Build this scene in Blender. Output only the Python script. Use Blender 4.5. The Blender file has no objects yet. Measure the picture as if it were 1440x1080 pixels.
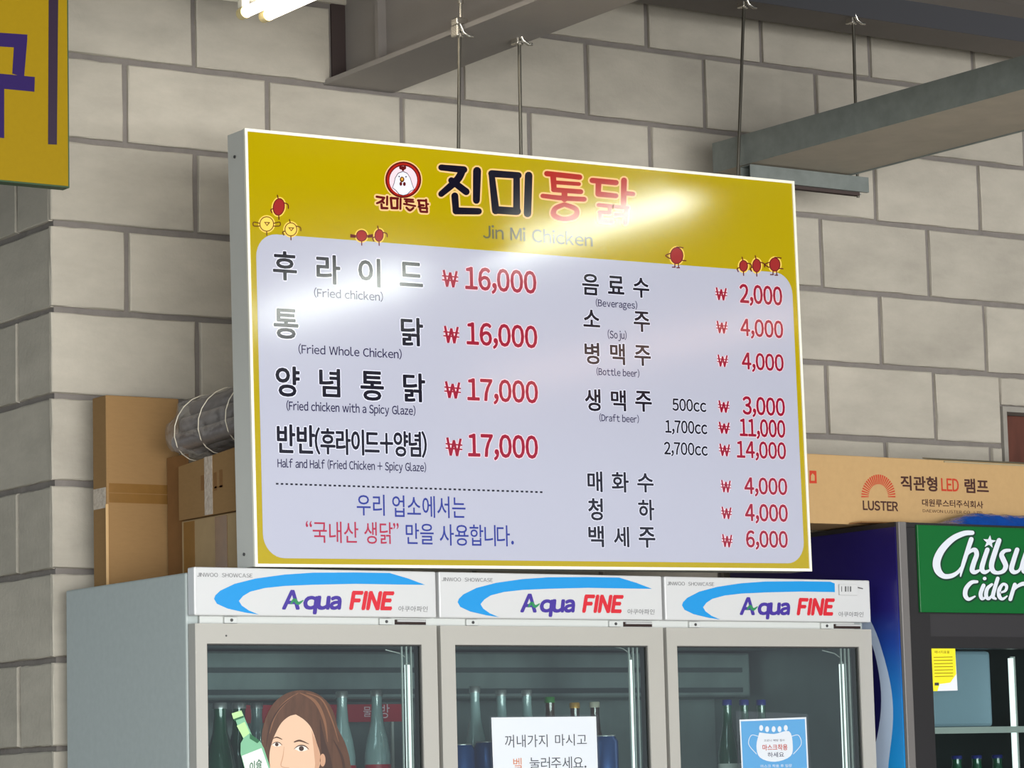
import bpy, math, random
from mathutils import Matrix, Vector
random.seed(7)
SC = bpy.context.scene
COL = SC.collection

# ------------------------------------------------------------------ camera
FPX = 4380.0
RW = ((0.83309299, -0.05030719, -0.5508405),      # camera axes in world axes
      (-0.55257269, -0.12050377, -0.82470738),
      (-0.02488964, 0.99143735, -0.12818923))
CAM = Vector((0.0, 0.0, 1.45))
cd = bpy.data.cameras.new('camera')
cd.sensor_fit = 'HORIZONTAL'; cd.sensor_width = 36.0; cd.lens = FPX / 1440 * 36.0
cd.clip_start = 0.05; cd.clip_end = 200
cam = bpy.data.objects.new('camera', cd); COL.objects.link(cam)
cam.matrix_world = Matrix.Translation(CAM) @ Matrix(RW).to_4x4()
SC.camera = cam

# ------------------------------------------------------------------ world, big lights, exposure
w = bpy.data.worlds.new('world'); SC.world = w; w.use_nodes = True
w.node_tree.nodes['Background'].inputs[0].default_value = (0.80, 0.88, 1.0, 1)
w.node_tree.nodes['Background'].inputs[1].default_value = 0.9
def area(name, loc, rot, sx, sy, power, col):
    l = bpy.data.lights.new(name, 'AREA'); l.shape = 'RECTANGLE'; l.size = sx; l.size_y = sy
    l.energy = power; l.color = col
    o = bpy.data.objects.new(name, l); COL.objects.link(o); o.location = loc; o.rotation_euler = rot
    return o
area('daylight_opening', (1.0, -4.7, 1.3), (math.radians(90), 0, math.radians(-8)), 11.0, 2.4, 1350, (1.0, 1.0, 0.985))
area('ceiling_fill_light', (-1.2, 3.4, 3.58), (0, 0, 0), 3.6, 3.2, 220, (0.80, 0.94, 1.0))  # added fill light under the ceiling, stands for no single fixture
SC.view_settings.view_transform = 'Standard'
SC.view_settings.look = 'None'
SC.view_settings.exposure = 0.0
SC.view_settings.gamma = 1.0
SC.view_settings.use_curve_mapping = False
SC.cycles.max_bounces = 8
SC.cycles.transparent_max_bounces = 16

# ------------------------------------------------------------------ helpers
def lin(c):
    c = c / 255.0
    return c / 12.92 if c <= 0.04045 else ((c + 0.055) / 1.055) ** 2.4
def C(r, g, b): return (lin(r), lin(g), lin(b), 1.0)

def ray(px, py):
    c = ((px - 720) / FPX, -(py - 540) / FPX, -1.0)
    return Vector([RW[i][0] * c[0] + RW[i][1] * c[1] + RW[i][2] * c[2] for i in range(3)])
def PY(px, py, Y):                       # picture point on a wall-parallel plane
    r = ray(px, py); return CAM + r * (Y / r.y)
def PX(px, py, X):
    r = ray(px, py); return CAM + r * (X / r.x)
def PZ(px, py, Z):
    r = ray(px, py); return CAM + r * ((Z - CAM.z) / r.z)

def mat(name, col, rough=0.5, metal=0.0, spec=0.5, coat=0.0, emit=None, estr=0.0, noise=None, bump=None,
        alpha=None, rnd=0.0, coat_rough=0.1):
    """noise=(scale, amount, stretch xyz)  bump=(scale, strength, distance)"""
    m = bpy.data.materials.new(name); m.use_nodes = True
    nt = m.node_tree; b = nt.nodes['Principled BSDF']
    b.inputs['Base Color'].default_value = col
    b.inputs['Roughness'].default_value = rough; b.inputs['Metallic'].default_value = metal
    b.inputs['Specular IOR Level'].default_value = spec
    b.inputs['Coat Weight'].default_value = coat; b.inputs['Coat Roughness'].default_value = coat_rough
    if emit: b.inputs['Emission Color'].default_value = emit; b.inputs['Emission Strength'].default_value = estr
    if alpha is not None: b.inputs['Alpha'].default_value = alpha
    tc = None
    if noise or bump or rnd:
        tc = nt.nodes.new('ShaderNodeNewGeometry')
    if noise or rnd:
        last = None
        rgb = nt.nodes.new('ShaderNodeHueSaturation'); rgb.inputs['Color'].default_value = col
        if noise:
            sc, amt = noise[0], noise[1]
            mp = nt.nodes.new('ShaderNodeMapping'); nt.links.new(tc.outputs['Position'], mp.inputs[0])
            if len(noise) > 2: mp.inputs['Scale'].default_value = noise[2]
            n1 = nt.nodes.new('ShaderNodeTexNoise'); n1.inputs['Scale'].default_value = sc; n1.inputs['Detail'].default_value = 6
            n1.inputs['Roughness'].default_value = 0.62
            nt.links.new(mp.outputs[0], n1.inputs['Vector'])
            mr = nt.nodes.new('ShaderNodeMapRange'); mr.inputs[1].default_value = 0.25; mr.inputs[2].default_value = 0.75
            mr.inputs[3].default_value = 1 - amt; mr.inputs[4].default_value = 1 + amt
            nt.links.new(n1.outputs[0], mr.inputs[0]); last = mr.outputs[0]
        if rnd:
            oi = nt.nodes.new('ShaderNodeObjectInfo')
            mr2 = nt.nodes.new('ShaderNodeMapRange'); mr2.inputs[3].default_value = 1 - rnd; mr2.inputs[4].default_value = 1 + rnd
            nt.links.new(oi.outputs['Random'], mr2.inputs[0])
            if last is not None:
                mu = nt.nodes.new('ShaderNodeMath'); mu.operation = 'MULTIPLY'
                nt.links.new(last, mu.inputs[0]); nt.links.new(mr2.outputs[0], mu.inputs[1]); last = mu.outputs[0]
            else: last = mr2.outputs[0]
        nt.links.new(last, rgb.inputs['Value']); nt.links.new(rgb.outputs[0], b.inputs['Base Color'])
    if bump:
        n2 = nt.nodes.new('ShaderNodeTexNoise'); n2.inputs['Scale'].default_value = bump[0]; n2.inputs['Detail'].default_value = 5
        nt.links.new(tc.outputs['Position'], n2.inputs['Vector'])
        bp = nt.nodes.new('ShaderNodeBump'); bp.inputs['Strength'].default_value = bump[1]; bp.inputs['Distance'].default_value = bump[2]
        nt.links.new(n2.outputs[0], bp.inputs['Height']); nt.links.new(bp.outputs[0], b.inputs['Normal'])
    return m

def glass_mat(name, tint, rough=0.02, refl=1.0, ior=1.5):
    m = bpy.data.materials.new(name); m.use_nodes = True
    nt = m.node_tree; nt.nodes.clear()
    out = nt.nodes.new('ShaderNodeOutputMaterial'); mx = nt.nodes.new('ShaderNodeMixShader')
    tr = nt.nodes.new('ShaderNodeBsdfTransparent'); tr.inputs[0].default_value = tint
    gl = nt.nodes.new('ShaderNodeBsdfGlossy'); gl.inputs['Roughness'].default_value = rough
    fr = nt.nodes.new('ShaderNodeFresnel'); fr.inputs[0].default_value = ior
    ml = nt.nodes.new('ShaderNodeMath'); ml.operation = 'MULTIPLY'; ml.inputs[1].default_value = refl; ml.use_clamp = True
    ge = nt.nodes.new('ShaderNodeNewGeometry'); inv = nt.nodes.new('ShaderNodeMath'); inv.operation = 'SUBTRACT'; inv.inputs[0].default_value = 1.0
    m2 = nt.nodes.new('ShaderNodeMath'); m2.operation = 'MULTIPLY'              # only the outer face mirrors
    nt.links.new(ge.outputs['Backfacing'], inv.inputs[1]); nt.links.new(inv.outputs[0], m2.inputs[0]); nt.links.new(ml.outputs[0], m2.inputs[1])
    nt.links.new(fr.outputs[0], ml.inputs[0]); nt.links.new(m2.outputs[0], mx.inputs[0])
    nt.links.new(tr.outputs[0], mx.inputs[1]); nt.links.new(gl.outputs[0], mx.inputs[2])
    nt.links.new(mx.outputs[0], out.inputs[0])
    return m

WORLD = {}                               # world place of each object's origin
class MB:
    def __init__(s): s.v = []; s.f = []; s.m = []; s.mats = []; s.sm = []
    def mi(s, m):
        if m not in s.mats: s.mats.append(m)
        return s.mats.index(m)
    def add(s, vs, fs, m, smooth=False):
        k = len(s.v); s.v += [Vector(v) for v in vs]; i = s.mi(m)
        for f in fs: s.f.append([k + a for a in f]); s.m.append(i); s.sm.append(smooth)
        return s
    def box(s, x0, x1, y0, y1, z0, z1, m):
        return s.hexa([(x0, y0, z0), (x1, y0, z0), (x1, y1, z0), (x0, y1, z0), (x0, y0, z1), (x1, y0, z1), (x1, y1, z1), (x0, y1, z1)], m)
    def hexa(s, p, m):
        return s.add(p, [(3, 2, 1, 0), (4, 5, 6, 7), (0, 1, 5, 4), (1, 2, 6, 5), (2, 3, 7, 6), (3, 0, 4, 7)], m)
    def bbox(s, x0, x1, y0, y1, z0, z1, m, b=0.003):      # box with all edges chamfered
        import bmesh
        bm = bmesh.new(); bmesh.ops.create_cube(bm, size=1)
        for v in bm.verts:
            v.co = Vector((x0 if v.co.x < 0 else x1, y0 if v.co.y < 0 else y1, z0 if v.co.z < 0 else z1))
        bmesh.ops.bevel(bm, geom=bm.edges[:], offset=b, segments=2, profile=0.5, affect='EDGES')
        s.add([v.co.copy() for v in bm.verts], [[v.index for v in f.verts] for f in bm.faces], m)
        bm.free(); return s
    def poly(s, pts, m):                                   # flat polygon given in order
        return s.add(pts, [list(range(len(pts)))], m)
    def prism(s, pts, d, m):
        n = len(pts); d = Vector(d); a = [Vector(p) for p in pts]
        fs = [list(range(n))[::-1], list(range(n, 2 * n))] + [(i, (i + 1) % n, n + (i + 1) % n, n + i) for i in range(n)]
        return s.add(a + [p + d for p in a], fs, m)
    def tube(s, pts, r, m, n=10, cap=True):
        pts = [Vector(p) for p in pts]; k = len(pts); vs = []
        rr = r if isinstance(r, (list, tuple)) else [r] * k
        up = None
        for i, p in enumerate(pts):
            t = (pts[min(i + 1, k - 1)] - pts[max(i - 1, 0)]).normalized()
            if up is None: up = t.orthogonal().normalized()
            up = (up - t * up.dot(t)).normalized(); q = t.cross(up)
            for j in range(n):
                a = 2 * math.pi * j / n; vs.append(p + (up * math.cos(a) + q * math.sin(a)) * rr[i])
        fs = [(i * n + j, i * n + (j + 1) % n, (i + 1) * n + (j + 1) % n, (i + 1) * n + j) for i in range(k - 1) for j in range(n)]
        s.add(vs, fs, m, True)
        if cap:
            s.add(vs[:n], [list(range(n))[::-1]], m); s.add(vs[-n:], [list(range(n))], m)
        return s
    def lathe(s, c, prof, m, n=14):                        # prof: (r, z)
        c = Vector(c); vs = []
        for r, z in prof:
            for j in range(n):
                a = 2 * math.pi * j / n; vs.append(c + Vector((r * math.cos(a), r * math.sin(a), z)))
        k = len(prof)
        fs = [(i * n + j, i * n + (j + 1) % n, (i + 1) * n + (j + 1) % n, (i + 1) * n + j) for i in range(k - 1) for j in range(n)]
        s.add(vs, fs, m, True)
        s.add(vs[:n], [list(range(n))[::-1]], m); s.add(vs[-n:], [list(range(n))], m)
        return s
    def build(s, name, parent=None, loc=None):
        me = bpy.data.meshes.new(name)
        org = Vector((0, 0, 0))
        if parent is not None: org = WORLD[parent.name]
        o_loc = Vector(loc) if loc is not None else org
        if parent is not None: o_loc = org
        me.from_pydata([tuple(v - o_loc) for v in s.v], [], s.f)
        for m in s.mats: me.materials.append(m)
        me.polygons.foreach_set('material_index', s.m); me.polygons.foreach_set('use_smooth', s.sm)
        me.update()
        o = bpy.data.objects.new(name, me); COL.objects.link(o)
        if parent is not None: o.parent = parent
        else: o.location = o_loc
        WORLD[o.name] = o_loc
        return o
def tag(o, label=None, cat=None, group=None, kind=None):
    if label: o['label'] = label
    if cat: o['category'] = cat
    if group: o['group'] = group
    if kind: o['kind'] = kind
    return o
def thing(name, loc, label, cat, group=None):
    o = bpy.data.objects.new(name, None); COL.objects.link(o); o.location = loc; o.empty_display_size = 0.05
    WORLD[o.name] = Vector(loc); return tag(o, label, cat, group)

# ---- flat print: text, polygons and ribbons on a plane Y = const
_fc = {}
def _raw(body):
    if body in _fc: return _fc[body]
    cu = bpy.data.curves.new('t', 'FONT'); cu.body = body; cu.size = 1.0; cu.resolution_u = 3
    o = bpy.data.objects.new('t', cu); COL.objects.link(o)
    bpy.context.view_layer.update()
    dg = bpy.context.evaluated_depsgraph_get(); e = o.evaluated_get(dg); me = e.to_mesh()
    vs = [(v.co.x, v.co.y) for v in me.vertices]; fs = [list(p.vertices) for p in me.polygons]
    e.to_mesh_clear(); bpy.data.objects.remove(o); bpy.data.curves.remove(cu)
    _fc[body] = (vs, fs); return _fc[body]
def glyphs(body, spacing=1.0):
    """outlines of a line of text; Latin letters are taken from the wide forms of the same face and set close"""
    if not any(0x21 <= ord(c) <= 0x7e for c in body): return _raw(body)
    key = (body, spacing)
    if key in _fc: return _fc[key]
    V, F, x = [], [], 0.0
    for c in body:
        if c == ' ': x += 0.33 * spacing; continue
        vs, fs = _raw(chr(ord(c) + 0xFEE0) if 0x21 <= ord(c) <= 0x7e else c)
        if c == 'I':
            hh = max(v[1] for v in _raw('\uff28')[0]); vs = [(0, 0), (0.09, 0), (0.09, hh), (0, hh)]; fs = [[0, 1, 2, 3]]
        mn = min(v[0] for v in vs); mx = max(v[0] for v in vs); k = len(V)
        V += [(v[0] - mn + x, v[1]) for v in vs]; F += [[a + k for a in f] for f in fs]
        x += mx - mn + 0.085 * spacing * (0.75 if c in '(.,' else 1)
    _fc[key] = (V, F); return _fc[key]
CAPH = None
def text(mb, body, x0, yb, x1, yt, Y, m, bold=0.0, mode='cap', shear=0.0, slope=None, halo=None, spacing=1.0, lift=0.0002):
    """ink from x0 to x1; yb / yt: baseline (or ink bottom) and cap top (or ink top) at x0, picture pixels on plane Y"""
    global CAPH
    if CAPH is None: CAPH = max(a[1] for a in glyphs('H')[0])
    a = PY(x0, yb, Y); b = PY(x1, yb, Y); t = PY(x0, yt, Y)
    tilt = slope if slope is not None else 0.0
    W = b.x - a.x; H = t.z - a.z
    vs, fs = glyphs(body, spacing)
    mnx = min(v[0] for v in vs); mxx = max(v[0] for v in vs); mny = min(v[1] for v in vs); mxy = max(v[1] for v in vs)
    if mode == 'cap': mny, mxy = 0.0, CAPH
    sx = W / (mxx - mnx); sy = H / (mxy - mny)
    def put(bo, mm, yy):
        dirs = [(0, 0)] if abs(bo) < 1e-5 else [(bo * math.cos(2 * math.pi * k / 6), bo * math.sin(2 * math.pi * k / 6)) for k in range(6)] + [(0, 0)]
        r = sy
        for kk, (dx, dz) in enumerate(dirs):
            out = []; y_ = yy - kk * 0.00001
            for v in vs:
                u = (v[0] - mnx) * sx + dx * r; q = (v[1] - mny) * sy + dz * r
                out.append((a.x + u + q * shear, y_, a.z + q + u * tilt))
            mb.add(out, fs, mm)
    if halo: put(abs(bold) + halo[1], halo[0], Y - lift * 0.5)
    put(bold if bold > 0 else 0.0, m, Y - lift)
    return mb
def won(mb, x0, yb, x1, yt, Y, m, halo=None):
    w_ = x1 - x0; h = yb - yt; f = lambda u, v: (x0 + w_ * u, yt + h * v + w_ * u * 0.09)
    sw = w_ * 0.15
    pts = [f(.10, 0), f(.31, 1), f(.5, .12), f(.69, 1), f(.90, 0)]
    P_ = [[pts[k], pts[k + 1]] for k in range(4)] + [[f(0, .36), f(1, .36)], [f(0, .60), f(1, .60)]]
    for g_, mm, l in ((1.8, halo, 0.0001), (0, m, 0.0002)):
        if mm is None: continue
        for k, pp in enumerate(P_): ribbon(mb, [(x, y, sw * (1 if k < 4 else .6)) for x, y in pp], Y, mm, l + 1e-5 * k, grow=g_, smooth=False, caps=False)
def ppoly(mb, pts, Y, m, lift=0.0):
    return mb.poly([(PY(x, y, Y).x, Y - lift, PY(x, y, Y).z) for x, y in pts][::-1], m)
def catmull(p, n=6):
    out = []; k = len(p)
    for i in range(k - 1):
        a, b, c, d = p[max(i - 1, 0)], p[i], p[i + 1], p[min(i + 2, k - 1)]
        for j in range(n):
            t = j / n
            out.append(tuple(0.5 * (2 * b[q] + (c[q] - a[q]) * t + (2 * a[q] - 5 * b[q] + 4 * c[q] - d[q]) * t * t + (3 * b[q] - a[q] - 3 * c[q] + d[q]) * t ** 3) for q in range(len(b))))
    out.append(tuple(p[-1])); return out
def ribbon(mb, pts, Y, m, lift=0.0, grow=0.0, smooth=True, closed=False, caps=True):
    """pts: (x, y, width) in picture pixels"""
    p = catmull(pts) if smooth else pts
    L = []; R = []
    for i in range(len(p)):
        a = p[max(i - 1, 0)]; b = p[min(i + 1, len(p) - 1)]
        if closed and i in (0, len(p) - 1): a = p[-2]; b = p[1]
        dx, dy = b[0] - a[0], b[1] - a[1]; d = math.hypot(dx, dy) or 1
        w_ = (p[i][2] + grow) / 2; L.append((p[i][0] - dy / d * w_, p[i][1] + dx / d * w_)); R.append((p[i][0] + dy / d * w_, p[i][1] - dx / d * w_))
    vs = [(PY(x, y, Y).x, Y - lift, PY(x, y, Y).z) for x, y in L + R]; n = len(p)
    mb.add(vs, [(i, i + 1, n + i + 1, n + i) for i in range(n - 1)], m)
    if caps and not closed:
        for q, kk in ((p[0], 0), (p[-1], 1)):
            pellipse(mb, q[0], q[1], (q[2] + grow) / 2, (q[2] + grow) / 2, Y, m, lift + 0.00001 * (kk + 1), n=10)
    return mb
def pellipse(mb, cx, cy, rx, ry, Y, m, lift=0.0, n=24, rot=0.0):
    pts = []
    for j in range(n):
        a = 2 * math.pi * j / n; x, y = rx * math.cos(a), ry * math.sin(a)
        pts.append((cx + x * math.cos(rot) - y * math.sin(rot), cy + x * math.sin(rot) + y * math.cos(rot)))
    return ppoly(mb, pts, Y, m, lift)

# ------------------------------------------------------------------ materials
M = {}
M['block'] = mat('block', C(178, 171, 158), 0.9, spec=0.15, noise=(5.0, 0.14, (1, 1, 2.4)), bump=(90, 0.35, 0.003), rnd=0.06)
M['mortar'] = mat('mortar', C(128, 122, 117), 0.95, spec=0.1, noise=(20, 0.12), bump=(120, 0.5, 0.003))
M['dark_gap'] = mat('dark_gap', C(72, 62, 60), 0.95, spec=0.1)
M['concrete_floor'] = mat('concrete_floor', C(172, 166, 155), 0.6, noise=(2, 0.15), bump=(30, 0.2, 0.003))
M['deck'] = mat('deck', C(70, 70, 72), 0.8, noise=(2, 0.1))
M['plaster'] = mat('plaster', C(120, 124, 122), 0.9, noise=(1.5, 0.12))
M['beam'] = mat('beam', C(146, 140, 135), 0.55, noise=(5, 0.06), bump=(80, 0.15, 0.002))
M['beam_dark'] = mat('beam_dark', C(96, 90, 86), 0.6, noise=(5, 0.08))
M['galv'] = mat('galv', C(128, 134, 130), 0.45, metal=0.35, noise=(22, 0.16), bump=(60, 0.1, 0.001))
M['rod'] = mat('rod', C(112, 108, 98), 0.35, metal=0.8)
M['bolt'] = mat('bolt', C(215, 210, 200), 0.25, metal=0.9)
M['sign_case'] = mat('sign_case', C(200, 200, 193), 0.45, noise=(6, 0.03))
M['sign_frame'] = mat('sign_frame', C(240, 236, 220), 0.35)
G = dict(rough=0.108, spec=0.62)
M['sign_yellow'] = mat('sign_yellow', C(170, 149, 0), **G)
M['sign_white'] = mat('sign_white', C(174, 175, 191), **G)
M['ink_black'] = mat('ink_black', C(16, 13, 30), **G)
M['ink_navy'] = mat('ink_navy', C(30, 22, 66), **G)
M['ink_red'] = mat('ink_red', C(144, 14, 44), **G)
M['ink_halo'] = mat('ink_halo', C(236, 205, 215), **G)
M['ink_white'] = mat('ink_white', C(222, 222, 236), **G)
M['ink_cream'] = mat('ink_cream', C(240, 200, 90), **G)
M['ink_cream2'] = mat('ink_cream2', C(238, 190, 130), **G)
M['ink_orange_red'] = mat('ink_orange_red', C(166, 34, 24), **G)
M['ink_maroon'] = mat('ink_maroon', C(92, 18, 22), **G)
M['ink_brown'] = mat('ink_brown', C(98, 58, 18), **G)
M['ink_grey'] = mat('ink_grey', C(92, 88, 62), **G)
M['ink_blue'] = mat('ink_blue', C(40, 52, 138), **G)
M['ink_red2'] = mat('ink_red2', C(165, 36, 66), **G)
M['ink_gold'] = mat('ink_gold', C(222, 160, 60), **G)
M['fridge_side'] = mat('fridge_side', C(168, 176, 174), 0.5, spec=0.4, noise=(60, 0.05), bump=(300, 0.15, 0.001))
M['fridge_body'] = mat('fridge_body', C(205, 208, 205), 0.45)
M['header_white'] = mat('header_white', C(198, 198, 198), 0.22, spec=0.55)
M['door_frame'] = mat('door_frame', C(168, 165, 158), 0.5, spec=0.4)
M['door_side'] = mat('door_side', C(150, 146, 134), 0.5, spec=0.4)
M['gasket'] = mat('gasket', C(60, 60, 58), 0.7)
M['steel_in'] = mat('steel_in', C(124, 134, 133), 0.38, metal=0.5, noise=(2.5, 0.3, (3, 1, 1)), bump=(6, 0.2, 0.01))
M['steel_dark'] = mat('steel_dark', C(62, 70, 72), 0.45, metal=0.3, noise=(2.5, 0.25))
M['glass'] = glass_mat('glass', (0.78, 0.84, 0.83, 1), 0.015, 1.6)
M['wire'] = mat('wire', C(215, 215, 210), 0.3, metal=0.3)
M['lamp_tube'] = mat('lamp_tube', C(235, 240, 238), 0.3, emit=(0.95, 1, 0.97, 1), estr=1.5)
M['pr_blue'] = mat('pr_blue', C(20, 138, 205), 0.25)
M['pr_purple'] = mat('pr_purple', C(62, 42, 140), 0.3)
M['pr_red'] = mat('pr_red', C(200, 30, 44), 0.3)
M['pr_green'] = mat('pr_green', C(40, 130, 80), 0.3)
M['pr_grey'] = mat('pr_grey', C(90, 90, 92), 0.4)
M['dark'] = mat('dark', C(44, 26, 22), 0.7)
M['screw'] = mat('screw', C(80, 80, 80), 0.4, metal=0.6)
M['card'] = mat('card', C(146, 114, 75), 0.85, spec=0.15, noise=(40, 0.05, (1, 1, 4)), bump=(25, 0.12, 0.004))
M['card_dark'] = mat('card_dark', C(130, 94, 58), 0.85, spec=0.15, noise=(30, 0.06))
M['card_pale'] = mat('card_pale', C(182, 149, 104), 0.85, spec=0.15, noise=(60, 0.04), bump=(25, 0.1, 0.003))
M['card_grey'] = mat('card_grey', C(158, 148, 122), 0.85, spec=0.15, noise=(30, 0.06))
M['card_edge'] = mat('card_edge', C(196, 160, 112), 0.85)
M['tape'] = mat('tape', C(128, 92, 46), 0.25, spec=0.6, noise=(30, 0.1))
M['tape_clear'] = mat('tape_clear', C(186, 172, 156), 0.18, spec=0.7, noise=(90, 0.25), bump=(120, 0.6, 0.004))
M['pk_red'] = mat('pk_red', C(186, 52, 22), 0.7)
M['pk_brown'] = mat('pk_brown', C(62, 24, 16), 0.7)
M['wrap'] = mat('wrap', C(205, 200, 196), 0.14, spec=0.8, alpha=0.17, bump=(45, 1.0, 0.02))
M['tube_grey'] = mat('tube_grey', C(122, 115, 112), 0.3, metal=0.3, noise=(15, 0.2), bump=(40, 0.4, 0.006))
M['bag_blue'] = mat('bag_blue', C(30, 92, 196), 0.18, metal=0.4, bump=(18, 0.5, 0.02))
M['black_frame'] = mat('black_frame', C(34, 32, 33), 0.4)
M['black_mid'] = mat('black_mid', C(46, 44, 46), 0.45)
M['trim_grey'] = mat('trim_grey', C(112, 108, 106), 0.45, metal=0.2)
M['cider_green'] = mat('cider_green', C(0, 92, 36), 0.3, emit=C(0, 110, 46), estr=0.04)
M['cider_white'] = mat('cider_white', C(214, 218, 226), 0.3)
M['cider_shadow'] = mat('cider_shadow', C(8, 52, 34), 0.4)
M['sign_amber'] = mat('sign_amber', C(140, 113, 0), 0.6, spec=0.15, noise=(80, 0.04))
M['ink_purple'] = mat('ink_purple', C(36, 16, 76), 0.6, spec=0.2)
M['ink_line'] = mat('ink_line', C(34, 14, 40), 0.35)
M['green_edge'] = mat('green_edge', C(34, 64, 30), 0.5)
M['lamp_house'] = mat('lamp_house', C(225, 222, 212), 0.4)
M['tube_light'] = mat('tube_light', (1, 1, 1, 1), 0.3, emit=(1.0, 0.90, 0.76, 1), estr=5)
M['tube_light_w'] = mat('tube_light_w', (1, 1, 1, 1), 0.3, emit=(0.93, 1.0, 0.92, 1), estr=33)
M['tube_light_p'] = mat('tube_light_p', (1, 1, 1, 1), 0.3, emit=(1.0, 0.58, 0.40, 1), estr=11)
M['cap_pin'] = mat('cap_pin', C(222, 205, 150), 0.4)
M['wood'] = mat('wood', C(92, 52, 40), 0.5, noise=(8, 0.25, (4, 1, 1)))
M['paper'] = mat('paper', C(222, 224, 230), 0.6)
M['paper_blue'] = mat('paper_blue', C(84, 158, 212), 0.35)
M['pen_black'] = mat('pen_black', C(50, 50, 60), 0.6)
M['pen_orange'] = mat('pen_orange', C(206, 120, 70), 0.6)
M['sleeve'] = glass_mat('sleeve', (0.95, 0.96, 0.96, 1), 0.05, 1.5)
M['yellow_label'] = mat('yellow_label', C(236, 222, 36), 0.4)
M['hair'] = mat('hair', C(80, 52, 37), 0.4, noise=(14, 0.3, (6, 1, 1)))
M['hair_dark'] = mat('hair_dark', C(58, 36, 28), 0.4)
M['hair_light'] = mat('hair_light', C(120, 82, 58), 0.4)
M['skin'] = mat('skin', C(216, 178, 150), 0.4)
M['skin_shade'] = mat('skin_shade', C(190, 145, 116), 0.4)
M['eye_white'] = mat('eye_white', C(225, 215, 205), 0.4)
M['lip'] = mat('lip', C(190, 90, 86), 0.4)
M['pbottle'] = mat('pbottle', C(120, 176, 140), 0.3)
M['pbottle_lt'] = mat('pbottle_lt', C(176, 214, 150), 0.3)
M['pbottle_dk'] = mat('pbottle_dk', C(40, 96, 62), 0.3)
M['bottle_green'] = mat('bottle_green', C(20, 84, 56), 0.08, spec=0.8, coat=0.5)
M['bottle_clear'] = mat('bottle_clear', C(150, 172, 172), 0.08, spec=0.8, coat=0.5)
M['bottle_brown'] = mat('bottle_brown', C(70, 44, 26), 0.08, spec=0.8, coat=0.5)
M['can_blue'] = mat('can_blue', C(40, 78, 140), 0.25, metal=0.4)
M['cap_gold'] = mat('cap_gold', C(214, 160, 70), 0.3, metal=0.3)
M['cap_white'] = mat('cap_white', C(225, 215, 195), 0.3)
M['cap_navy'] = mat('cap_navy', C(40, 48, 130), 0.3)
M['cap_green'] = mat('cap_green', C(60, 130, 60), 0.3)
M['cap_silver'] = mat('cap_silver', C(190, 190, 190), 0.3, metal=0.7)
M['red_band'] = mat('red_band', C(180, 26, 44), 0.4)
M['bottle_label'] = mat('bottle_label', C(222, 226, 220), 0.5)
M['bin_grey'] = mat('bin_grey', C(150, 172, 190), 0.5)

def side_art():
    """printed side of the cider cooler: indigo above, sky blue below, with a pale sweep"""
    m = bpy.data.materials.new('side_art'); m.use_nodes = True; nt = m.node_tree; b = nt.nodes['Principled BSDF']
    b.inputs['Roughness'].default_value = 0.3
    g = nt.nodes.new('ShaderNodeNewGeometry'); sp = nt.nodes.new('ShaderNodeSeparateXYZ'); nt.links.new(g.outputs['Position'], sp.inputs[0])
    mr = nt.nodes.new('ShaderNodeMapRange'); mr.inputs[1].default_value = 1.40; mr.inputs[2].default_value = 2.07
    nt.links.new(sp.outputs['Z'], mr.inputs[0])
    cr = nt.nodes.new('ShaderNodeValToRGB'); e = cr.color_ramp.elements
    e[0].position = 0.0; e[0].color = C(20, 150, 215); e[1].position = 1.0; e[1].color = C(30, 22, 84)
    for p, c in ((0.35, C(28, 128, 205)), (0.55, C(30, 70, 160)), (0.68, C(36, 30, 112)), (0.85, C(34, 24, 94))):
        x = e.new(p); x.color = c
    nt.links.new(mr.outputs[0], cr.inputs[0]); nt.links.new(cr.outputs[0], b.inputs['Base Color'])
    return m
M['side_art'] = side_art()
M['art_pale'] = mat('art_pale', C(190, 205, 226), 0.3)
M['art_navy'] = mat('art_navy', C(24, 20, 78), 0.3)

# ------------------------------------------------------------------ the room
YW, XC = 6.52, 3.076
ZC, PZC, PXC = 2.777, 0.2025, 0.3855      # a course joint, course height, block length
HJ = 0.0068                               # half a joint
WIN = (6.03, 6.75, 2.02, 2.475)           # wall opening x0, x1, z0, z1

mb = MB(); mb.box(-6, 14, -5, 16, -0.2, 0.0, M['concrete_floor']); tag(mb.build('floor'), kind='structure')
mb = MB(); mb.box(-6, 14, -5, 16, 3.62, 3.75, M['deck']); tag(mb.build('ceiling'), kind='structure')
mb = MB(); mb.box(-6.2, -6, -5, 16, 0, 3.62, M['plaster']); tag(mb.build('wall_left'), kind='structure')
mb = MB(); mb.box(14, 14.2, -5, 16, 0, 3.62, M['plaster']); tag(mb.build('wall_right'), kind='structure')

wall = MB()
wall.box(XC + 0.012, WIN[0], YW + 0.010, YW + 0.19, 0, 3.62, M['mortar'])
wall.box(WIN[1], 9.0, YW + 0.010, YW + 0.19, 0, 3.62, M['mortar'])
wall.box(WIN[0], WIN[1], YW + 0.010, YW + 0.19, 0, WIN[2], M['mortar'])
wall.box(WIN[0], WIN[1], YW + 0.010, YW + 0.19, WIN[3], 3.62, M['mortar'])
wall = tag(wall.build('wall_back'), kind='structure')
wall2 = MB(); wall2.box(XC + 0.012, XC + 0.19, YW + 0.191, 12.0, 0, 3.62, M['mortar'])
wall2 = tag(wall2.build('wall_side'), kind='structure')

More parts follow.
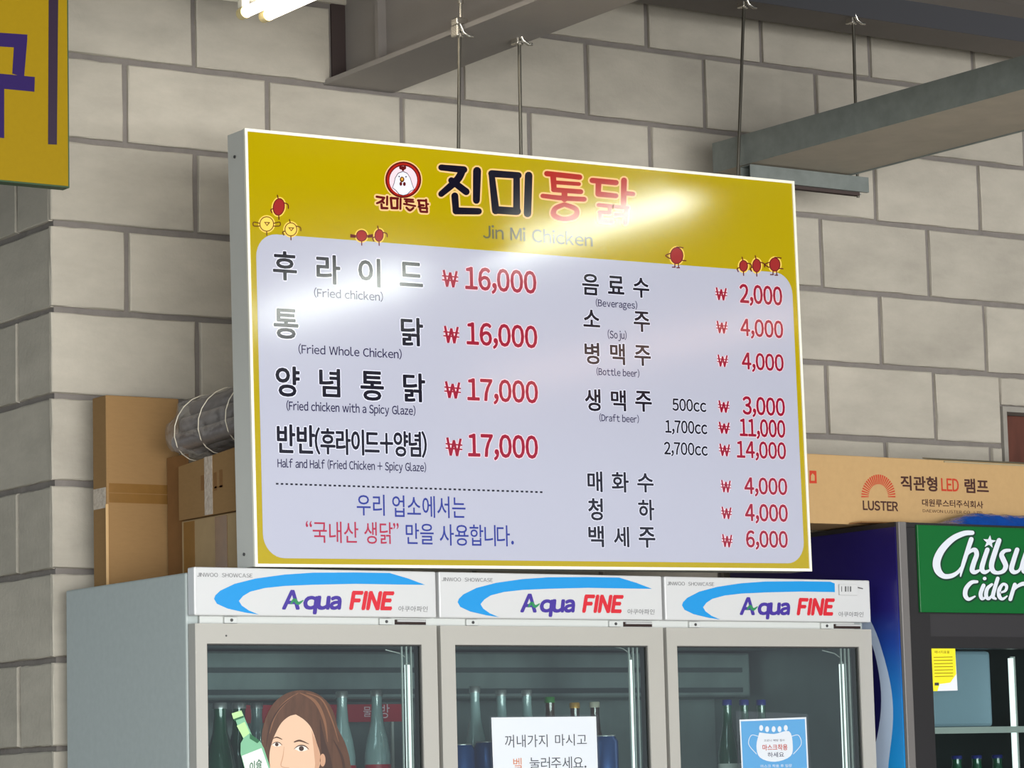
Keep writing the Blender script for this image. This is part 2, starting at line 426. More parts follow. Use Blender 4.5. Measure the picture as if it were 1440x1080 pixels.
def block_mesh(w_, h, seed):              # front at y=0 looking to -y, 10 mm thick skin of the block, centred
    rnd = random.Random(seed); d = 0.010; n = 7
    def ring(ins, y, jit):
        pts = []
        x, z = w_ / 2 - ins, h / 2 - ins
        side = [((-x, -z), (x, -z), n), ((x, -z), (x, z), 3), ((x, z), (-x, z), n), ((-x, z), (-x, -z), 3)]
        for (a, b, k) in side:
            for i in range(k):
                t = i / k; px, pz = a[0] + (b[0] - a[0]) * t, a[1] + (b[1] - a[1]) * t
                pts.append((px + rnd.uniform(-jit, jit), y, pz + rnd.uniform(-jit, jit)))
        return pts
    A = ring(0.0, d, 0.0008); B = ring(0.0010, 0.0022, 0.0012); Cc = ring(0.0035, 0.0, 0.0010); k = len(A)
    me = bpy.data.meshes.new('block')
    fs = [(i, (i + 1) % k, k + (i + 1) % k, k + i) for i in range(k)] + [(k + i, k + (i + 1) % k, 2 * k + (i + 1) % k, 2 * k + i) for i in range(k)]
    fs.append([2 * k + i for i in range(k)])
    me.from_pydata(A + B + Cc, [], fs); me.materials.append(M['block']); me.update()
    return me
cache = {}
def put_block(x0, x1, z0, z1, parent, side=False):
    w_, h = round(x1 - x0, 3), round(z1 - z0, 3)
    if w_ < 0.012 or h < 0.012: return
    v = random.randrange(4); key = (w_, h, v)
    if key not in cache: cache[key] = block_mesh(w_, h, hash(key) & 0xffff)
    o = bpy.data.objects.new('block', cache[key]); COL.objects.link(o); o.parent = parent
    dz = random.uniform(-0.0012, 0.0012); dd = random.uniform(-0.0015, 0.0015)
    if side:
        o.rotation_euler = (0, 0, -math.pi / 2); o.location = (XC + 0.002 + dd, (x0 + x1) / 2, (z0 + z1) / 2 + dz)
    else:
        o.location = ((x0 + x1) / 2, YW + dd, (z0 + z1) / 2 + dz)
FR_X0, FR_X1, FR_TOP = 3.085, 4.945, 1.928
for k in range(-9, 6):
    z0 = ZC + PZC * k + HJ; z1 = ZC + PZC * (k + 1) - HJ
    z1 = min(z1, 3.61)
    if z1 - z0 < 0.02: continue
    typeB = (k % 2 == 0)                  # course with its first joint one full block from the corner
    first = (3.459 if typeB else 3.274)
    xs = [XC] + [first + PXC * i for i in range(0, 14)]
    for i in range(len(xs) - 1):
        a = xs[i] + (HJ if i else 0.0); b = xs[i + 1] - HJ
        if b > 8.6: continue
        if z1 < 1.6 and 3.5 < a < 5.3: continue                  # behind the coolers
        if k == 2 and a < 4.02 and b > 3.83:               # the pocket that takes the steel beam
            if a < 3.80: put_block(a, 3.838, z0, z1, wall)
            if b > 4.03: put_block(4.03, b, z0, z1, wall)
            continue
        if b > WIN[0] and a < WIN[1] and z0 < WIN[3] and z1 > WIN[2]:     # cut round the opening
            if a < WIN[0] - 0.03: put_block(a, WIN[0] - 0.014, z0, z1, wall)
            if b > WIN[1] + 0.03: put_block(WIN[1] + 0.014, b, z0, z1, wall)
            aa, bb = max(a, WIN[0] - 0.008), min(b, WIN[1] + 0.008)
            if z1 > WIN[3] + 0.03 and bb - aa > 0.03: put_block(aa, bb, WIN[3] + 0.014, z1, wall)
            continue
        put_block(a, b, z0, z1, wall)
    ys = [YW + 0.012, 6.71, 7.095, 7.48] if typeB else [YW + 0.012, 6.902, 7.288]
    for i in range(len(ys) - 1):
        put_block(ys[i] + (HJ if i else 0), ys[i + 1] - HJ * 0.7, z0, z1, wall2, True)
# dark pocket round the beam end
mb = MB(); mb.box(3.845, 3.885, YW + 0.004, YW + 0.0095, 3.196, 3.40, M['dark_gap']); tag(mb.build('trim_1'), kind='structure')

# window opening with its frame and brown shutter board
wn = MB()
f0 = 0.009; M['lintel'] = mat('lintel', C(150, 145, 136), 0.9, noise=(20, 0.1))
wn.box(WIN[0] - f0, WIN[0] + 0.006, YW - 0.004, YW + 0.1, WIN[2], WIN[3] + f0, M['lintel'])
wn.box(WIN[1] - 0.006, WIN[1] + f0, YW - 0.004, YW + 0.1, WIN[2], WIN[3] + f0, M['lintel'])
wn.box(WIN[0] + 0.006, WIN[1] - 0.006, YW - 0.004, YW + 0.1, WIN[3] - 0.006, WIN[3] + f0, M['lintel'])
wn = tag(wn.build('window_1'), kind='structure')
for i in range(5):
    mb = MB(); xa = WIN[0] + 0.008 + i * 0.141
    mb.bbox(xa, xa + 0.138, YW + 0.05, YW + 0.07, WIN[2], WIN[3] - 0.008, M['wood'], 0.003); mb.build('board', wn)

# ------------------------------------------------------------------ steel beams
ZB = 3.184
bm_ = thing('steel_beam', (3.92, 5.5, ZB), 'light grey painted steel beam coming out of the block wall above the menu sign', 'beam')
mb = MB(); mb.box(3.822, 4.022, -1.0, YW + 0.008, ZB, ZB + 0.012, M['beam']); mb.build('bottom_flange', bm_)
mb = MB(); mb.box(3.822, 4.022, -1.0, YW + 0.008, ZB + 0.39, ZB + 0.402, M['beam']); mb.build('top_flange', bm_)
mb = MB(); mb.box(3.886, 3.896, -1.0, YW + 0.008, ZB + 0.0125, ZB + 0.3895, M['beam']); mb.build('web', bm_)
mb = MB(); mb.box(3.862, 3.8855, YW - 0.19, YW - 0.176, ZB + 0.0125, ZB + 0.3895, M['beam']); mb.build('stiffener', bm_)
ZB2 = 3.46
b2 = thing('steel_beam', (6.0, 6.295, ZB2), 'dark steel beam running along the top of the block wall', 'beam')
mb = MB(); mb.box(4.03, 8.8, 6.22, 6.37, ZB2, ZB2 + 0.009, M['beam_dark']); mb.build('bottom_flange', b2)
mb = MB(); mb.box(4.03, 8.8, 6.22, 6.37, ZB2 + 0.14, ZB2 + 0.149, M['beam_dark']); mb.build('top_flange', b2)
mb = MB(); mb.box(4.03, 8.8, 6.291, 6.299, ZB2 + 0.0095, ZB2 + 0.1395, M['beam_dark']); mb.build('web', b2)
mb = MB(); mb.box(4.03, 8.8, 6.216, 6.2195, ZB2 - 0.0, ZB2 + 0.139, mat('face_shade', C(66, 66, 70), 0.6)); mb.build('shade_strip', b2)  # dark strip that paints the shadow on the beam's front face

# unseen cross beam, added only to shade the upper part of the wall
mb = MB(); mb.box(-5.9, 4.85, 4.42, 4.44, 2.96, 3.183, M['beam_dark']); mb.box(-5.9, 4.85, 4.34, 4.419, 2.96, 2.972, M['beam_dark']); mb.box(-5.9, 4.85, 4.441, 4.52, 2.96, 2.972, M['beam_dark'])
tag(mb.build('shade_beam'), kind='structure')

# ------------------------------------------------------------------ menu sign
YS = 5.85
c_tl, c_tr, c_br, c_bl = PY(345, 182, YS), PY(1127, 255, YS), PY(1141, 803.5, YS), PY(358, 797, YS)
ux = (c_br - c_bl); SW = ux.length; ux.normalize(); uz = Vector((-ux.z, 0, ux.x))
SH = ((c_tl - c_bl).length + (c_tr - c_br).length) / 2
def S(u, v, y=0.0): q = c_bl + ux * u + uz * v; return Vector((q.x, YS + y, q.z))
SL = ux.z / ux.x
sg = thing('menu_sign', S(SW / 2, 0, 0.04), 'large yellow and white menu board hanging above the drinks coolers', 'sign')
def slab(mb, u0, u1, v0, v1, y0, y1, m):
    return mb.hexa([S(u0, v0, y0), S(u1, v0, y0), S(u1, v0, y1), S(u0, v0, y1), S(u0, v1, y0), S(u1, v1, y0), S(u1, v1, y1), S(u0, v1, y1)], m)
mb = MB(); slab(mb, 0.001, SW - 0.001, 0.001, SH - 0.001, 0.004, 0.078, M['sign_case']); case = mb.build('case', sg)
t = 0.0065
for nm, a in (('frame_bar', (0, SW, 0, t)), ('frame_bar', (0, SW, SH - t, SH)), ('frame_bar', (0, t, t, SH - t)), ('frame_bar', (SW - t, SW, t, SH - t))):
    mb = MB(); slab(mb, *a, -0.003, 0.0038, M['sign_frame']); mb.build(nm, sg)
for v in (0.03, SH - 0.055):
    mb = MB(); q = S(0, v, 0.045); mb.tube([q + Vector((-0.0018, 0, 0)), q + Vector((0.002, 0, 0))], 0.0035, M['screw'], 8); mb.build('screw', sg)
mb = MB(); mb.add([S(t, t, 0), S(SW - t, t, 0), S(SW - t, SH - t, 0), S(t, SH - t, 0)], [(0, 1, 2, 3)], M['sign_yellow']); face = mb.build('yellow_face', sg)
def SU(px, py): q = PY(px, py, YS) - c_bl; return q.dot(ux), q.dot(uz)
u0 = (SU(360, 420)[0] + SU(371, 740)[0]) / 2; u1 = (SU(1117, 450)[0] + SU(1128, 740)[0]) / 2
v1 = (SU(400, 334)[1] + SU(1080, 379)[1]) / 2; v0 = (SU(420, 784)[1] + SU(1080, 793)[1]) / 2
R_ = 0.052
pts = []
for cx, cz, a0 in ((u1 - R_, v0 + R_, -90), (u1 - R_, v1 - R_, 0), (u0 + R_, v1 - R_, 90), (u0 + R_, v0 + R_, 180)):
    for j in range(9):
        a = math.radians(a0 + j * 90 / 8); pts.append(S(cx + R_ * math.cos(a), cz + R_ * math.sin(a), -0.0003))
mb = MB(); mb.poly(pts, M['sign_white']); mb.build('white_panel', sg)

YT = YS - 0.0004
def line(name, *items, parent=None):
    mb = MB()
    for it in items:
        body, x0, yb, x1, yt, m, bold, mode = it[:8]; kw = it[8] if len(it) > 8 else {}
        if body == '₩': won(mb, x0, yb, x1, yt, YT, m, M['ink_halo'])
        else: text(mb, body, x0, yb, x1, yt, YT, m, bold, mode, slope=SL, **kw)
    o = mb.build(name, parent or sg); o['kind'] = 'stuff'; return o
BK, NV, RD = M['ink_black'], M['ink_navy'], M['ink_red']
hw = dict(halo=(M['ink_white'], 0.030)); hr = dict(halo=(M['ink_halo'], 0.028))
def K(ch, x0, x1, yt, yb, bold=0.024): return (ch, x0, yb, x1, yt, BK, bold, 'ink', hw)
def L_(s, x0, x1, yt, yb, bold=0.012): return (s, x0, yb, x1, yt, NV, bold, 'cap')
def Rn(s, x0, x1, yt, yb): return (s, x0, yb, x1, yt, RD, 0.026, 'cap', hr)
line('lettering', K('후', 384.8, 416.9, 353, 392.5), K('라', 446, 478, 358, 398), K('이', 505, 534.5, 363, 402), K('드', 563, 594, 368.6, 401),
     L_('(Fried chicken)', 441.7, 538.5, 406, 417))
line('lettering', Rn('₩', 621.6, 644.4, 379.4, 402.7), Rn('16,000', 655, 753.7, 375.6, 405.6))
line('lettering', K('통', 386, 419, 434, 474.7), K('닭', 564.8, 594.8, 446.5, 485), L_('(Fried Whole Chicken)', 419.8, 564.7, 485, 496.5))
line('lettering', Rn('₩', 623.4, 645.8, 458, 481.5), Rn('16,000', 657, 755, 453.7, 483.5))
line('lettering', K('양', 388.6, 421, 515, 556.4), K('념', 450, 478, 518.5, 557), K('통', 508, 539.4, 522, 562), K('닭', 568, 597.7, 525, 564),
     L_('(Fried chicken with a Spicy Glaze)', 403, 584, 564.6, 576.3))
line('lettering', Rn('₩', 624.8, 648, 536, 559), Rn('17,000', 658, 756, 532.5, 562))
line('lettering', K('반반', 390.4, 442.4, 597, 636), K('(후라이드+양념)', 443.5, 599.7, 601.3, 638.5), L_('Half and Half (Fried Chicken + Spicy Glaze)', 390.4, 599, 645.6, 657))
line('lettering', Rn('₩', 626.6, 650, 615, 640), Rn('17,000', 659, 756, 610.4, 641))
mb = MB(); N = 56
for i in range(N):
    f = (i + 0.15) / N; x = 387 + 378 * f; y = 680 + 12 * f
    ppoly(mb, [(x, y - 1), (x + 3.6, y - 0.9), (x + 3.6, y + 1.5), (x, y + 1.4)], YT, BK, 0.0001)
o = mb.build('dotted_line', sg); o['kind'] = 'stuff'
BL, R2 = M['ink_blue'], M['ink_red2']
line('lettering', ('우리', 502, 724.5, 541, 695, BL, 0.006, 'ink'), ('업소에서는', 552, 727, 654.7, 696.5, BL, 0.006, 'ink'))
line('lettering', ('“', 430, 741, 438.5, 732.5, R2, 0.005, 'ink'), ('국내산', 440, 763, 504, 733, R2, 0.005, 'ink'), ('생닭', 512.6, 764.5, 552.4, 734, R2, 0.005, 'ink'),
     ('”', 553, 744, 560.5, 735.5, R2, 0.005, 'ink'), ('만을', 571, 765, 610, 735.7, BL, 0.006, 'ink'), ('사용합니다.', 618.7, 767, 722.6, 737, BL, 0.006, 'ink'))
line('lettering', K('음', 819.5, 842, 385, 413.7), K('료', 855.5, 877.4, 388, 412.4), K('수', 891, 912.8, 390.5, 417.5), L_('(Beverages)', 838, 896, 421, 430.4, 0.01))
line('lettering', Rn('₩', 1005.8, 1022.5, 404, 421.4), Rn('2,000', 1041, 1099.6, 400, 425))
line('lettering', K('소', 821, 843.4, 435.5, 458.6), K('주', 892, 913.8, 438, 465.6), L_('(Soju)', 854.7, 881, 465, 475.3, 0.01))
line('lettering', Rn('₩', 1007, 1023, 451, 468), Rn('4,000', 1042, 1101, 448.4, 471.5))
line('lettering', K('병', 823, 842.7, 481.8, 511), K('맥', 858.9, 878.6, 483, 512), K('주', 893, 915, 485.6, 513.4), L_('(Bottle beer)', 839, 899, 517.7, 527, 0.01))
line('lettering', Rn('₩', 1008.4, 1023.8, 498.5, 515), Rn('4,000', 1043.9, 1101.7, 496, 518.5))
line('lettering', K('생', 823.4, 844.5, 547, 577), K('맥', 860, 880, 548.6, 577), K('주', 894, 916.4, 550, 578), L_('(Draft beer)', 843, 898.4, 582.7, 592, 0.01))
def BN(s, x0, x1, yt, yb): return (s, x0, yb, x1, yt, BK, 0.024, 'cap', hw)
line('lettering', BN('500cc', 946, 993, 560.6, 577), Rn('₩', 1009.7, 1025.6, 563, 579.4), Rn('3,000', 1045, 1103.5, 558, 582))
line('lettering', BN('1,700cc', 936, 994.3, 591, 608), Rn('₩', 1010, 1026.5, 593, 609), Rn('11,000', 1041, 1104, 589, 612.6))
line('lettering', BN('2,700cc', 934.4, 995, 621.7, 638.5), Rn('₩', 1011, 1027, 623.7, 640.6), Rn('14,000', 1036.8, 1105, 620.4, 643))
line('lettering', K('매', 827, 847, 663, 691), K('화', 861, 884, 664, 691.7), K('수', 896.8, 919, 665.7, 691.7), Rn('₩', 1013.5, 1028, 674.8, 691.7), Rn('4,000', 1047.5, 1106.8, 671.7, 694))
line('lettering', K('청', 828, 847.6, 701, 731), K('하', 898.4, 920, 702.8, 731), Rn('₩', 1014, 1029, 712.4, 729), Rn('4,000', 1048.5, 1107.6, 709, 732))
line('lettering', K('백', 828.4, 849, 739.6, 768.7), K('세', 864, 884.6, 741, 768.7), K('주', 899, 921.4, 741.7, 769.5), Rn('₩', 1014.8, 1030, 751, 768.7), Rn('6,000', 1049.8, 1107.6, 746.6, 769))
# title: brush strokes (picture points, width)
def strokes(name, sets, parent=None, Y=YT):
    mb = MB(); k = 0
    for m, halo, ss in sets:
        for s_ in ss: ribbon(mb, s_, Y, halo, 0.0001 + 0.000002 * k, grow=4.5, smooth=len(s_) > 2); k += 1
    for m, halo, ss in sets:
        for s_ in ss: ribbon(mb, s_, Y, m, 0.00025 + 0.000002 * k, smooth=len(s_) > 2); k += 1
    o = mb.build(name, parent or sg); o['kind'] = 'stuff'; return o
def Z1(*p): return [(320 + x / 3.13, 170 + y / 3.13, w_ / 2.8) for x, y, w_ in p]
def Z2(*p): return [(740 + x / 3.13, 170 + y / 3.13, w_ / 2.85) for x, y, w_ in p]
INK = M['ink_line']
strokes('lettering', [(M['ink_black'], M['ink_cream2'], [
    Z1((940, 205, 24), (1040, 215, 28)), Z1((1035, 215, 28), (1010, 260, 30), (940, 322, 24)), Z1((985, 262, 26), (1050, 312, 28)),
    Z1((1098, 220, 32), (1095, 350, 28)), Z1((1000, 330, 28), (1005, 398, 26)), Z1((1005, 396, 28), (1105, 398, 26)),
    Z1((1162, 235, 24), (1180, 395, 30)), Z1((1162, 232, 28), (1280, 240, 26)), Z1((1272, 240, 26), (1272, 395, 28)), Z1((1180, 392, 30), (1275, 398, 30)),
    Z1((1325, 240, 30), (1320, 408, 30))])])
strokes('lettering', [(M['ink_orange_red'], M['ink_cream2'], [
    Z2((90, 232, 22), (235, 248, 22)), Z2((118, 240, 24), (122, 300, 22)), Z2((120, 270, 16), (232, 278, 16)), Z2((120, 303, 20), (240, 312, 20)),
    Z2((72, 330, 18), (160, 340, 20), (255, 345, 20)), Z2((168, 312, 24), (168, 345, 24)),
    Z2((168, 368, 18), (128, 385, 20), (122, 415, 22), (165, 432, 18), (215, 420, 22), (218, 388, 20), (168, 368, 18)),
    Z2((290, 262, 22), (395, 272, 22)), Z2((318, 268, 24), (316, 322, 22)), Z2((316, 322, 22), (395, 330, 20)), Z2((430, 262, 24), (428, 368, 22)), Z2((432, 318, 18), (470, 322, 18)),
    Z2((318, 370, 16), (372, 376, 16)), Z2((368, 376, 15), (366, 402, 15)), Z2((322, 402, 15), (368, 404, 15)), Z2((324, 404, 15), (324, 438, 15)), Z2((324, 438, 15), (378, 444, 15)),
    Z2((392, 378, 15), (445, 382, 16)), Z2((440, 384, 16), (436, 450, 16)), Z2((392, 412, 12), (436, 414, 12))])])
line('lettering', ('Jin Mi Chicken', 679.4, 334.5, 833, 317, M['ink_grey'], 0.012, 'cap', dict(spacing=1.05)))
# round hen emblem
def ZE(x, y): return (520 + x / 11.37, 215 + y / 11.37)
mb = MB()
def E_(cx, cy, rx, ry, m, l, n=32): q = ZE(cx, cy); pellipse(mb, q[0], q[1], rx / 11.37, ry / 11.37, YT, m, l, n)
E_(535, 430, 305, 310, M['ink_cream2'], 0.0001); E_(535, 430, 288, 292, M['ink_maroon'], 0.00015); E_(535, 430, 262, 266, M['ink_orange_red'], 0.0002)
E_(535, 430, 232, 240, M['ink_maroon'], 0.00022); E_(535, 440, 222, 232, M['ink_halo'], 0.00025)
def body(s_, m, l):
    c0 = (535, 490)
    pp = [(530, 290), (600, 320), (650, 400), (680, 500), (715, 590), (660, 610), (600, 670), (535, 688), (470, 670), (410, 600), (355, 560), (385, 480), (400, 400), (450, 320)]
    ppoly(mb, [ZE(c0[0] + (x - c0[0]) * s_, c0[1] + (y - c0[1]) * s_) for x, y in pp], YT, m, l)
body(1.0, M['ink_black'], 0.0003); body(0.94, M['ink_white'], 0.00033)
E_(495, 235, 28, 32, M['ink_maroon'], 0.00036); E_(530, 250, 26, 40, M['ink_maroon'], 0.00037); E_(560, 235, 22, 32, M['ink_maroon'], 0.00038)
E_(515, 425, 36, 45, M['ink_brown'], 0.00036); E_(515, 420, 18, 22, M['ink_gold'], 0.00039)
E_(495, 495, 22, 32, M['ink_maroon'], 0.0004); E_(552, 498, 22, 32, M['ink_maroon'], 0.0004)
E_(468, 378, 10, 12, M['ink_black'], 0.0004); E_(578, 382, 10, 12, M['ink_black'], 0.0004)
em = mb.build('emblem', sg); em['kind'] = 'stuff'
def zs(*p): return [ZE(x, y) + (w_ / 11.37,) for x, y, w_ in p]
strokes('lettering', [(M['ink_maroon'], M['ink_cream2'], [
    zs((110, 700, 40), (230, 720, 40)), zs((225, 720, 40), (190, 770, 42), (115, 805, 36)), zs((190, 770, 36), (225, 800, 36)), zs((278, 700, 36), (275, 830, 36)), zs((185, 820, 38), (190, 880, 40)), zs((190, 882, 42), (280, 885, 40)),
    zs((335, 720, 40), (350, 880, 40)), zs((335, 722, 44), (450, 730, 40)), zs((440, 730, 40), (440, 880, 40)), zs((350, 882, 42), (440, 884, 42)), zs((492, 735, 36), (488, 895, 36)),
    zs((555, 740, 34), (690, 750, 34)), zs((570, 775, 32), (700, 785, 32)), zs((545, 815, 34), (725, 850, 34)), zs((585, 875, 36), (640, 920, 38), (695, 880, 36)), zs((585, 745, 34), (590, 800, 34)),
    zs((770, 760, 38), (900, 765, 38)), zs((785, 760, 38), (790, 835, 38)), zs((790, 835, 38), (860, 840, 38)), zs((900, 750, 36), (905, 870, 36)), zs((905, 815, 30), (935, 820, 30)), zs((800, 885, 40), (810, 935, 36)), zs((800, 880, 36), (915, 885, 38)), zs((820, 940, 38), (915, 945, 38)), zs((915, 885, 34), (912, 945, 34))])])
# small printed birds
BR, MR, OR = M['ink_brown'], M['ink_maroon'], mat('bird_red', C(150, 40, 40), **G)
def bird(name, cx, cy, rx, ry, fill, wing='side', rot=0.0, legs='mid', sc=1.0):
    mb = MB(); l = 0.0001
    pellipse(mb, cx, cy, rx + 1.7, ry + 1.7, YT, M['ink_cream'], l, 20, rot)
    ln = lambda *p: ribbon(mb, [(cx + x * sc, cy + y * sc, 1.6 * sc) for x, y in p], YT, MR if fill is OR else BR, l + 0.00004 + 0.00001 * len(mb.f) / 50, smooth=len(p) > 2)
    if wing == 'side':
        for s_ in (-1, 1):
            pp = [(s_ * rx, -1), (s_ * (rx + 8), -2.5), (s_ * (rx + 8), 2.5), (s_ * rx, 3)]
            if fill is OR: ppoly(mb, [(cx + x, cy + y) for x, y in (pp if s_ < 0 else pp)], YT, MR, l + 0.00006)
            else: ln(*pp)
    elif wing == 'tilt':
        ln((rx * .6, -ry * .5), (rx + 4, -ry * .3), (rx + 5, 2)); ln((-rx * .8, 2), (-rx - 2.5, 4), (-rx - 1, 8)); ln((-1, -ry), (-2, -ry - 4))
    elif wing == 'back':
        ln((-rx, -3), (-rx - 6, 0), (-rx, 4)); ln((0, -ry), (5, -ry + .3), (9, -ry + 1)); ln((rx * .8, ry * .55), (rx + 3.5, ry * .6))
    pellipse(mb, cx, cy, rx, ry, YT, MR if fill is OR else BR, l + 0.0001, 20, rot)
    pellipse(mb, cx, cy, rx - 1.3, ry - 1.3, YT, fill, l + 0.00013, 20, rot)
    if fill is not OR:
        ppoly(mb, [(cx - 4, cy - 3), (cx + 5, cy - 2.5), (cx + .5, cy + 3)], YT, BR, l + 0.00016)
        ppoly(mb, [(cx - 1.6, cy - 1.6), (cx + 2.4, cy - 1.3), (cx + .4, cy + 1.2)], YT, M['ink_cream'], l + 0.00018)
    if legs == 'mid': ln((0, ry), (0.2, ry + 5))
    else:
        ln((-2.5, ry - 1), (-2.5, ry + 4)); ln((-6, ry + 4.2), (-2, ry + 4.2)); ln((2.5, ry - 1), (2.8, ry + 4.6)); ln((0.3, ry + 5), (4, ry + 5))
    o = mb.build(name, sg); o['kind'] = 'stuff'; return o
bird('printed_bird', 392, 291, 8.5, 12.5, OR, 'tilt', 0.15)
bird('printed_bird', 375, 315, 10.3, 10.8, M['ink_cream'])
bird('printed_bird', 409, 322.5, 9, 9.8, M['ink_cream'], 'tilt')
bird('printed_bird', 508.5, 331.5, 8, 8.3, OR)
bird('printed_bird', 533, 331, 6.5, 9, OR, 'tilt', 0.1)
bird('printed_bird', 951.5, 359.5, 9.5, 12, OR, 'back', 0.0, 'two')
bird('printed_bird', 1045.5, 374, 6.3, 8.3, OR, 'tilt', 0.0)
bird('printed_bird', 1064, 373.5, 6.3, 9.8, OR, 'tilt', 0.0)
bird('printed_bird', 1089.5, 372, 8, 10, OR, 'back', 0.0, 'two')

# hanging rods of the sign, clamped to the beam flange
def hang_rod(x, y, z0, z1, label, hookdir=1, lean=0.0, group='threaded hanging rods'):
    h = thing('hanging_rod', (x, y, z0), label, 'rod', group)
    mb = MB(); mb.tube([(x, y, z0), (x + lean, y, z1 + 0.03)], 0.0042, M['rod'], 8)
    k = int((z1 - z0) / 0.006)
    mb.build('rod', h)
    mb = MB()
    xx, zz = x + lean, z1
    mb.bbox(xx - 0.016, xx + 0.014, y - 0.014, y + 0.014, zz + 0.013, zz + 0.030, M['bolt'], 0.003)
    mb.bbox(xx - 0.016, xx - 0.008, y - 0.014, y + 0.014, zz - 0.014, zz + 0.013, M['bolt'], 0.002)
    mb.build('clamp', h)
    mb = MB(); mb.tube([(xx, y, zz - 0.014), (xx, y, zz - 0.006)], 0.0095, M['bolt'], 6); mb.build('nut', h)
    mb = MB(); mb.tube([(xx - 0.004, y - 0.012, zz + 0.03), (xx - 0.004, y - 0.012, zz + 0.066)], 0.0035, M['bolt'], 8)
    mb.tube([(xx - 0.004, y - 0.012, zz + 0.062), (xx - 0.004, y - 0.012, zz + 0.070)], 0.007, M['bolt'], 6); mb.build('bolt', h)
    mb = MB(); mb.tube([(xx - 0.012, y - 0.02, zz + 0.012), (xx - 0.004, y - 0.022, zz - 0.008), (xx + 0.01, y - 0.022, zz - 0.016), (xx + 0.022, y - 0.02, zz - 0.014)], 0.004, M['bolt'], 8); mb.build('hook', h)
    return h
def ztop(x): return S(0, SH).z + (x - c_bl.x) * SL + 0.0005
hang_rod(3.812, 5.905, ztop(3.812), ZB, 'left of the two threaded rods holding up the menu board', lean=0.012)
hang_rod(3.985, 5.905, ztop(3.985), ZB, 'right of the two threaded rods holding up the menu board', lean=0.004)

# ------------------------------------------------------------------ galvanised cable tray and its strut
ty = thing('cable_tray', (5.07, 5.5, 3.028), 'galvanised steel cable tray hanging right of the menu board', 'cable tray')
tx0, tx1, tz0, tz1 = 4.897, 5.245, 3.028, 3.107
def skew(y): return (6.36 - y) * 0.040
def tslab(mb, xa, xb, za, zb, m, y0=6.36, y1=5.08):
    s0, s1 = skew(y0), skew(y1)
    return mb.hexa([(xa + s1, y1, za), (xb + s1, y1, za), (xb + s0, y0, za), (xa + s0, y0, za), (xa + s1, y1, zb), (xb + s1, y1, zb), (xb + s0, y0, zb), (xa + s0, y0, zb)], m)
mb = MB(); tslab(mb, tx0, tx0 + 0.0025, tz0, tz1, M['galv']); tslab(mb, tx0 + 0.0025, tx0 + 0.012, tz1 - 0.0025, tz1, M['galv']); mb.build('side_rail', ty)
mb = MB(); tslab(mb, tx1 - 0.0025, tx1, tz0, tz1, M['galv']); tslab(mb, tx1 - 0.012, tx1 - 0.0025, tz1 - 0.0025, tz1, M['galv']); mb.build('side_rail', ty)
mb = MB(); tslab(mb, tx0 + 0.0026, tx1 - 0.0026, tz0 + 0.004, tz0 + 0.006, mat('tray_brown', C(168, 158, 142), 0.6, noise=(12, 0.1))); mb.build('tray_floor', ty)  # tray floor lighter and browner than the side rails
st = thing('strut_channel', (5.13, 6.24, 2.988), 'short galvanised strut carrying the wall end of the cable tray', 'strut')
mb = MB(); sx0, sx1, sy0, sy1 = 4.91, 5.307, 6.22, 6.262
z0, z1 = 2.987, 3.0275
mb.box(sx0, sx1, sy0, sy0 + 0.0025, z0, z1, M['galv']); mb.box(sx0, sx1, sy1 - 0.0025, sy1, z0, z1, M['galv']); mb.box(sx0, sx1, sy0 + 0.0025, sy1 - 0.0025, z1 - 0.0025, z1, M['galv'])
mb.box(sx0, sx1, sy0 + 0.0025, sy0 + 0.010, z0, z0 + 0.002, M['galv']); mb.box(sx0, sx1, sy1 - 0.010, sy1 - 0.0025, z0, z0 + 0.002, M['galv'])
mb.build('channel', st)
mb = MB(); mb.box(4.94, 5.285, 6.232, 6.25, z0 - 0.008, z0 + 0.001, M['dark_gap']); mb.build('channel_insert', st)
hang_rod(4.882, 6.24, 2.975, ZB2, 'left of the two rods from the dark beam carrying the cable tray', lean=0.045)
hang_rod(5.285, 6.24, 2.975, ZB2, 'right of the two rods from the dark beam carrying the cable tray', lean=0.008)

# ------------------------------------------------------------------ fluorescent fixtures
def fixture(x, y1, z, m, label, length=1.2, n=2, pitch=0.06, power=0):
    y0 = y1 - length
    f = thing('tube_light', (x, (y0 + y1) / 2, z), label, 'lamp', 'ceiling tube lights')
    xa = x - (n - 1) * pitch / 2
    mb = MB()
    mb.prism([(x - 0.075, y0 - 0.02, z + 0.03), (x + 0.075, y0 - 0.02, z + 0.03), (x + 0.035, y0 - 0.02, z + 0.085), (x - 0.035, y0 - 0.02, z + 0.085)], (0, length + 0.04, 0), M['lamp_house'])
    mb.build('housing', f)
    for i in range(n):
        xx = xa + i * pitch
        mb = MB(); mb.tube([(xx, y0 + 0.012, z), (xx, y1 - 0.012, z)], 0.0132, m, 14); mb.build('tube', f)
        for ya, yb in ((y0 - 0.012, y0 + 0.011), (y1 - 0.011, y1 + 0.012)):
            mb = MB(); mb.tube([(xx, ya, z), (xx, yb, z)], 0.0145, M['cap_pin'], 14)
            mb.box(xx - 0.010, xx + 0.010, ya + 0.002, yb - 0.002, z + 0.012, z + 0.0298, M['lamp_house']); mb.build('socket', f)
    for ya in (y0 + 0.2, y1 - 0.2):
        mb = MB(); mb.tube([(x, ya, z + 0.085), (x, ya, 3.62)], 0.003, M['rod'], 6); mb.build('suspension_rod', f)
    return f
ZL = 3.262
q = PZ(356, 20, ZL)
fixture(q.x + 0.005, q.y, ZL, M['tube_light'], 'twin warm tube light at the top edge left of the grey beam')
fixture(5.82, 4.05, ZL, M['tube_light_w'], 'twin cool white tube light out of frame right, mirrored in the board')
